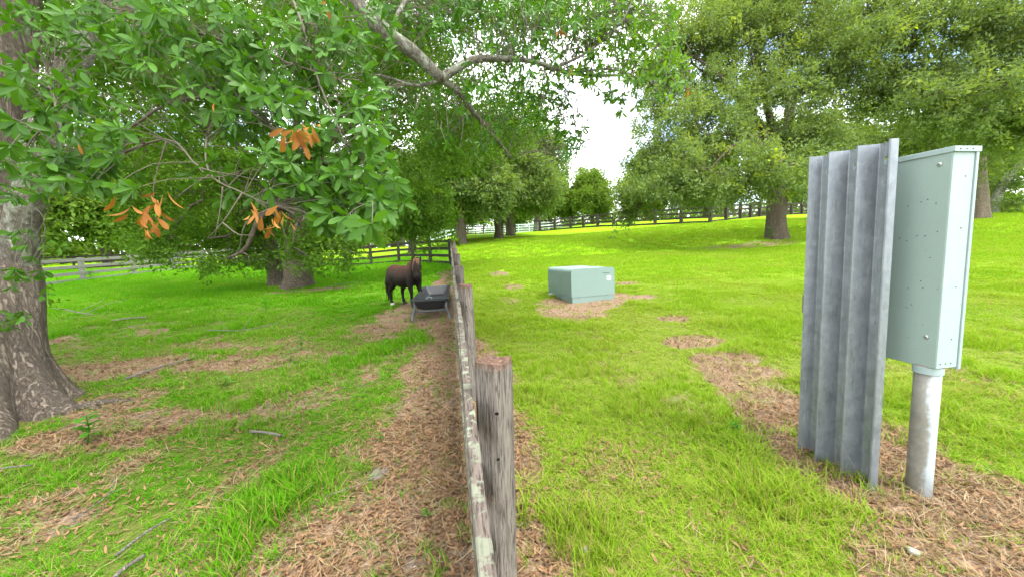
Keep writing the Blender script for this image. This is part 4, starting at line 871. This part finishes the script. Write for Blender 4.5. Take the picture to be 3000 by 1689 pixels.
def spray(cx, cy_, rx, ry, n, dep, dv, size, boughs, mk='leaf_near', nl=(6, 9)):
    B_ = np.concatenate(boughs)+AB
    for k in range(n):
        a = random.uniform(0, 6.283); r = math.sqrt(random.random()); p = at(cx+rx*r*math.cos(a), cy_+ry*r*math.sin(a), dep+random.gauss(0, dv))
        q = B_[np.argmin(((B_-p)**2).sum(1)+.15*rng.random(len(B_)))]; d = p-q; ln = np.linalg.norm(d)
        if ln > .55: q = p-d/ln*random.uniform(.3, .5)+rng.normal(size=3)*.05; d = p-q; ln = np.linalg.norm(d)
        m_ = (p+q)/2+rng.normal(size=3)*.06*ln+np.array((0, 0, .08*ln)); TW.tube([loc(x) for x in spline([q, m_, p], 5)], np.linspace(.0027, .0015, 5)*(dep/2.4)**.6, 5, False)
        td = unit(unit(p-m_)*.7+np.array((0, 0, -.25))-Fv*.35+rng.normal(size=3)*.25)
        rosette(p, td, random.randint(*nl), size, mk)
for a in ((170, 320, 150, 130, 46, 2.3), (320, 60, 170, 90, 40, 2.5), (500, 130, 170, 140, 66, 2.5), (720, 110, 180, 120, 72, 2.6), (850, 300, 120, 130, 52, 2.5), (640, 440, 170, 70, 22, 2.25), (870, 470, 130, 105, 66, 2.4),
          (250, 440, 150, 50, 14, 2.25), (640, 280, 110, 80, 30, 2.5), (70, 200, 70, 60, 8, 2.3), (740, 400, 90, 80, 20, 2.4), (540, 260, 170, 60, 16, 2.6), (60, 640, 60, 90, 12, 4.0), (30, 800, 40, 40, 5, 4.0), (40, 430, 60, 90, 14, 3.4), (50, 90, 60, 80, 12, 3.0), (180, 60, 110, 70, 20, 2.8), (690, 210, 260, 120, 44, 2.9), (300, 200, 260, 160, 40, 3.1), (900, 100, 90, 120, 24, 2.9), (880, 540, 110, 60, 26, 2.35), (960, 470, 60, 80, 18, 2.3), (60, 330, 80, 120, 14, 2.4), (160, 440, 110, 60, 12, 2.3)):
    spray(*(list(a[:4])+[int(a[4]*1.3), a[5]]), .22, .100, BN)
for a in ((1000, 50, 110, 80, 80, 4.6), (1150, 70, 120, 80, 90, 4.7), (1180, 300, 80, 90, 50, 4.9), (1330, 80, 130, 90, 90, 4.7), (1450, 120, 120, 80, 50, 4.8), (1330, 270, 110, 60, 55, 5.2), (1400, 340, 60, 60, 30, 5.4), (1080, 260, 110, 110, 80, 5.0), (930, 250, 70, 120, 44, 4.4), (1240, 180, 100, 40, 30, 4.6), (1430, 330, 50, 80, 34, 5.2), (1380, 240, 60, 50, 26, 5.0), (1060, 20, 160, 60, 90, 5.4), (1250, 20, 200, 60, 90, 5.2), (1000, 130, 130, 120, 70, 5.6), (1420, 20, 120, 60, 50, 5.0)):
    spray(*a, .35, .092, LB, 'leaf_near', (5, 8))
for a in ((1600, 60, 110, 70, 66, 4.6), (1640, 160, 90, 60, 56, 4.6), (1520, 190, 90, 60, 36, 4.8), (1690, 210, 60, 40, 26, 4.6), (1560, 250, 70, 30, 18, 4.9), (1480, 40, 90, 50, 60, 4.6), (1560, 110, 150, 100, 70, 5.2), (1660, 90, 80, 90, 40, 4.9), (1420, 130, 80, 70, 30, 4.9)):
    spray(*a, .25, .10, LB, 'leaf_yellow', (5, 8))
for (x, y, d, n, sp) in ((740, 345, 2.3, 9, 1), (765, 350, 2.3, 10, 1), (790, 340, 2.32, 7, .8), (385, 525, 2.25, 9, .7), (375, 555, 2.25, 7, .8), (320, 540, 2.25, 4, .6), (383, 590, 2.25, 4, .5), (640, 540, 2.2, 5, .8), (695, 570, 2.2, 8, .8), (700, 545, 2.25, 4, .8),
                         (835, 25, 2.6, 3, .4), (205, 385, 2.3, 1, .3), (815, 50, 2.6, 2, .4), (1730, 235, 4.6, 5, .8), (1410, 95, 4.6, 3, .6), (1440, 180, 4.7, 3, .6), (540, 290, 2.4, 1, .4)):
    rosette(at(x, y-14, d*.88 if d < 3 else d*.95), -Fv*.3+np.array((0, 0, -1.0)), n, .092, 'leaf_dead', sp, .55)
for (x, y, d, n) in ((105, 740, 3.9, 5), (150, 620, 3.9, 4)): rosette(at(x, y, d), (1, -.3, .3), n, .10, 'leaf_near')
tag(TW.build('twig', M['twig'], nearoak, smooth=True), kind='stuff')
LV.sort(key=lambda a: -a[3])
for (mk, pid, m, _) in LV[:300]:
    o = bpy.data.objects.new('leaf', protos[mk][pid][0]); col.objects.link(o); o.parent = nearoak; o.matrix_local = Matrix([list(map(float, r)) for r in m])
for mk in ('leaf_near', 'leaf_yellow', 'leaf_dead'):
    VV = []; QQ = []; TT = []; off = 0
    for (k_, pid, m, _) in LV[300:]:
        if k_ != mk: continue
        me, V, Q, ti = protos[mk][pid]; W4 = V@m[:3, :3].T+m[:3, 3]; VV.append(W4); QQ.append(np.array(Q)+off); off += len(V); TT += [ti]*len(Q)
    if VV:
        me = fast_mesh('foliage', np.concatenate(VV), np.concatenate(QQ), True); fattr(me, 'tint', TT); tag(obj('foliage', me, M[mk], nearoak), kind='stuff')
# the fine high crown of the near oak
lob = [(loc(at(*a[:3])), a[3]) for a in ((330, 150, 6.6, (1.6, 1.2, 1.0)), (650, 90, 6.4, (1.5, 1.2, .9)), (960, 60, 6.2, (1.2, 1.0, .8)), (1190, 50, 6.0, (1.3, 1.2, .8)), (1020, 200, 7.2, (1.0, 1.0, 1.0)), (1400, 20, 6.6, (.9, 1.0, .5)), (1560, 0, 6.8, (.8, 1.0, .5)), (60, 330, 5.6, (.4, .6, .5)), (1120, 330, 6.8, (.7, .8, .9)), (120, 60, 6.4, (.9, 1.0, 1.0)), (30, 560, 5.6, (.35, .5, .5)), (20, 720, 5.4, (.2, .4, .35)))]
lob += [(loc((-6.5, 5, 7.2)), (3.2, 3.4, 2.0)), (loc((-2.4, 4.4, 7.0)), (2.2, 2.0, 1.2)), (loc((-6, 9, 8.5)), (3, 3, 2.0))]
me, P = crown_mesh('crown', lob, 2300, 30, .095, 77, .30, gap=.38, tip=.05); tag(obj('crown', me, M['crown_dark'], nearoak), kind='stuff')

# ------------------------------------------------------------------ small things on the ground
def stick(name, label, pts, r0_, r1_, mat='deadwood', forks=(), cat='branch', group=None):
    r0_ *= .5; r1_ *= .5
    x0_, y0_ = pts[0][:2]; B = np.array((x0_, y0_, T(x0_, y0_))); root = tag(empty(name, tuple(B)), label, cat, group)
    def path(pp): return [np.array((p[0], p[1], T(p[0], p[1])+p[2]))-B for p in pp]
    MB().tube(spline(path(pts), 9), np.linspace(r0_, r1_, 9), 8).build('stem', M[mat], root, smooth=True)
    for fk in forks: MB().tube(spline(path(fk), 6), np.linspace(r0_*.55, r1_*.5, 6), 6).build('fork', M[mat], root, smooth=True)
    return root
stick('fallen_branch', 'bleached forked dead branch lying in the bright paddock grass', [(-9.6, 11.7, .05), (-10.1, 11.9, .12), (-10.7, 12.2, .22)], .035, .012, forks=([(-10.1, 11.9, .12), (-10.0, 12.5, .3), (-10.2, 12.9, .4)], [(-10.1, 11.9, .12), (-10.6, 11.8, .3), (-11.1, 12.1, .35)], [(-9.8, 11.8, .08), (-9.7, 12.3, .25), (-9.4, 12.6, .3)]))
stick('fallen_branch', 'small pale log end right of the bleached branch', [(-8.3, 10.6, .04), (-8.0, 10.75, .05), (-7.7, 10.8, .04)], .05, .04)
stick('fallen_branch', 'long grey fallen limb beside the near left trunk', [(-4.45, 5.75, .03), (-4.3, 6.0, .06), (-4.15, 6.3, .05), (-4.05, 6.6, .03)], .034, .018)
stick('fallen_branch', 'thin dead branch in the grass beyond the long grey limb', [(-4.9, 8.3, .1), (-4.2, 8.2, .06), (-3.6, 8.5, .1)], .02, .008, forks=([(-4.2, 8.2, .06), (-4.1, 8.5, .35)], [(-4.5, 8.25, .08), (-4.8, 8.5, .3)]))
stick('fallen_branch', 'rotten grey branch half sunk in grass, middle of left paddock', [(-1.95, 3.75, .03), (-1.8, 3.68, .04), (-1.62, 3.6, .03)], .026, .02)
stick('fallen_branch', 'short pale stick near the lower left corner of the paddock', [(-2.0, 2.35, .03), (-1.95, 2.5, .04), (-1.9, 2.62, .03)], .018, .012)
stick('fallen_branch', 'whitish broken branch end at the bottom left of the picture', [(-1.85, 2.05, .03), (-1.87, 2.2, .04), (-1.83, 2.32, .03)], .025, .02)
stick('twig_piece', 'forked white twig in the lower left grass', [(-2.55, 2.75, .03), (-2.5, 2.95, .05), (-2.6, 3.15, .08)], .008, .004, forks=([(-2.5, 2.95, .05), (-2.35, 3.05, .09)],), cat='twig')
stick('twig_piece', 'curved pale twig on the leaf litter left of the near post', [(-.95, 2.62, .03), (-.7, 2.72, .04), (-.45, 2.95, .04)], .006, .003, cat='twig')
stick('twig_piece', 'long thin twig on the litter farther along the fence', [(-.75, 3.9, .03), (-.5, 4.1, .05), (-.22, 4.35, .04)], .006, .003, cat='twig')
stick('twig_piece', 'small bleached twig on the litter right of the near post', [(.22, 2.0, .03), (.33, 2.08, .04), (.42, 2.1, .03)], .006, .004, cat='twig')
stick('twig_piece', 'short grey stick at the left edge near the trunk base', [(-3.9, 3.35, .03), (-3.7, 3.5, .06), (-3.5, 3.55, .04)], .018, .012, cat='twig')
stick('twig_piece', 'bare curling twig leaning against the steel panel foot', [(2.58, 1.80, .0), (2.55, 1.92, .15), (2.48, 1.95, .28), (2.5, 2.02, .36)], .004, .0018, 'twig', forks=([(2.54, 1.93, .17), (2.46, 1.86, .2)],), cat='twig')
stick('twig_piece', 'pale brushwood stick in the shade right of the paddock oak', [(-4.6, 14.4, .05), (-3.9, 14.6, .15), (-3.2, 14.7, .1)], .018, .008, cat='twig')
def stone(name, label, x, y, r, flat, colr, seed, cat='stone'):
    bm = bmesh.new(); bmesh.ops.create_icosphere(bm, subdivisions=3, radius=1)
    for v in bm.verts:
        c = v.co; k = 1+.35*(float(fbm(np.float64(c.x*1.3+seed), np.float64(c.y*1.3), np.float64(c.z*1.3), seed))-.5)*2; v.co = Vector((c.x*k*r, c.y*k*r*.8, c.z*k*r*flat))
    me = bpy.data.meshes.new(name); bm.to_mesh(me); bm.free()
    for p in me.polygons: p.use_smooth = True
    b = NB(name+'_surface'); n = b.noise(b.co('Object'), 2.5/r*.4, 6, .7); o = obj(name, me, b.pbr(b.ramp(n, (.3, tuple(x*.6 for x in colr)), (.7, colr)), .9, spec=.1, normal=b.bump(n, .5, .01)))
    o.location = (x, y, T(x, y)+r*flat*.35); o.rotation_euler[2] = seed; return tag(o, label, cat)
stone('stone', 'small pale stone in the grass right of the near post', .66, 1.87, .017, .8, (.30, .30, .29), 1)
stone('stone', 'white crumpled stone in straw below the utility cabinet', 2.37, 1.5, .032, .5, (.32, .31, .29), 2)
stone('stone', 'white stone at the left foot of the transformer box', 2.55, 9.45, .09, .5, (.38, .38, .37), 3)
stone('stone', 'bleached lump of sand on the litter by the near post', -.62, 2.86, .09, .14, (.20, .18, .165), 4, 'sand lump')
stone('stone', 'small white shell bit on the litter at the bottom edge', -.28, 1.95, .011, .6, (.45, .45, .43), 6)
stick('tree_root', 'low grey root half buried beside the near left trunk', [(-4.5, 4.72, -.02), (-4.2, 4.9, .01), (-3.95, 4.98, .0), (-3.7, 4.92, -.03)], .13, .05, 'bark', forks=([(-4.2, 4.9, .01), (-4.0, 4.78, .0), (-3.85, 4.72, -.03)],), cat='root')
def seedling(label, x, y, h, n, lw, mat='weed', seed=0):
    rr = random.Random(seed); B = np.array((x, y, T(x, y))); root = tag(empty('seedling', tuple(B)), label, 'seedling')
    st_ = spline([(0, 0, -.02), (.02, .01, h*.5), (.0, .03, h)], 6); MB().tube(st_, np.linspace(.005, .002, 6), 6).build('stem', M['weed'], root, smooth=True)
    for k in range(n):
        t = .25+.75*k/max(1, n-1); p = np.array((.01, .02, h*t)); an = k*2.399+seed; ld = unit(np.array((math.cos(an), math.sin(an), rr.uniform(-.1, .5)))); nm = unit(np.array((0, 0, 1.))+ld*-.2); sd_ = unit(np.cross(nm, ld)); nm = np.cross(ld, sd_); s_ = lw*rr.uniform(.7, 1.2)
        V, Q = leaf_verts(1.0, .62, .2, .08); V = V@np.array([ld, sd_, nm])*s_+p; me = fast_mesh('leaf', V, Q, True); fattr(me, 'tint', [rr.uniform(.3, .9)]*len(Q)); obj('leaf', me, M[mat], root)
for a in (('bright green heart leaved seedling alone on the bare patch', -2.94, 5.18, .12, 8, .085, 'weed', 1), ('taller seedling behind the heart leaved one', -2.5, 6.5, .32, 12, .09, 'weed', 2), ('yellow green seedling with broad leaves beside the taller one', -2.45, 5.95, .2, 10, .085, 'weed', 3),
          ('leafy vine seedling by the near left trunk base', -3.44, 3.95, .26, 18, .10, 'weed', 4), ('bushy weed in the bright paddock left of the oak', -4.7, 10.3, .4, 22, .11, 'weed', 5), ('tiny green sprout on the litter left of the near post', -.72, 3.35, .06, 5, .04, 'weed', 6), ('tiny sprout close to the near post foot', -.25, 2.3, .06, 5, .035, 'weed', 7), ('low weed beside the steel panel in the litter', 2.35, 2.75, .12, 9, .05, 'weed', 8),
          ('dark leafy weed at the foot of the big oak trunk', 18.9, 19.8, .7, 24, .28, 'weed', 9), ('weed under the silver fence post', -20.4, 25.1, .6, 26, .3, 'weed', 10)):
    seedling(*a)

# ------------------------------------------------------------------ far things behind the fences
gt = tag(empty('farm_gate', (11.9, 62, T(11.9, 62)), R_(-62)), 'pale metal pipe gate between the two dark fences', 'gate')
for k in range(6): MB().tube([(0, 0, .25+.2*k), (5.4, 0, .25+.2*k)], .028, 6).build('gate_bar', M['pale'], gt, smooth=True)
for x_ in (0, 2.7, 5.4): MB().tube([(x_, 0, .1), (x_, 0, 1.3)], .035, 6).build('gate_upright', M['pale'], gt, smooth=True)
sp_ = tag(empty('slatted_panel', (27.5, 43.5, T(27.5, 43.5)), R_(-25)), 'slanted grey slatted panel on a post behind the lawn fence', 'panel')
for k in range(5): MB().box((-.5, -.03, 1.3+k*.28), (.5, .03, 1.52+k*.28)).build('slat', NB('grey_slat').pbr((.16, .165, .19), .6), sp_, bevel=.01)
for s_ in (-1, 1): MB().box((s_*.55-.05, -.05, -.2), (s_*.55+.05, .05, 2.75)).build('upright', M['greyfence'], sp_, bevel=.01)
sp_.rotation_euler = (0, R_(16), R_(-25))
sh_ = tag(empty('white_shelter', (8.2, 92, T(8.2, 92))), 'white arched shelter roof between the paired trunks', 'shelter')
mb = MB(); V = []; Q = []
for k in range(9): a = math.pi*k/8; V += [(2.4*math.cos(a), -2.5, 2.2+1.5*math.sin(a)), (2.4*math.cos(a), 2.5, 2.2+1.5*math.sin(a))]
for k in range(8): Q.append((2*k, 2*k+1, 2*k+3, 2*k+2))
mb.add(V, Q).build('canopy', M['white'], sh_, smooth=True)
for sx_ in (-1, 1):
    for sy_ in (-1, 1): MB().tube([(2.38*sx_, 2.4*sy_, -.1), (2.38*sx_, 2.4*sy_, 2.25)], .06, 8).build('leg', M['white'], sh_, smooth=True)
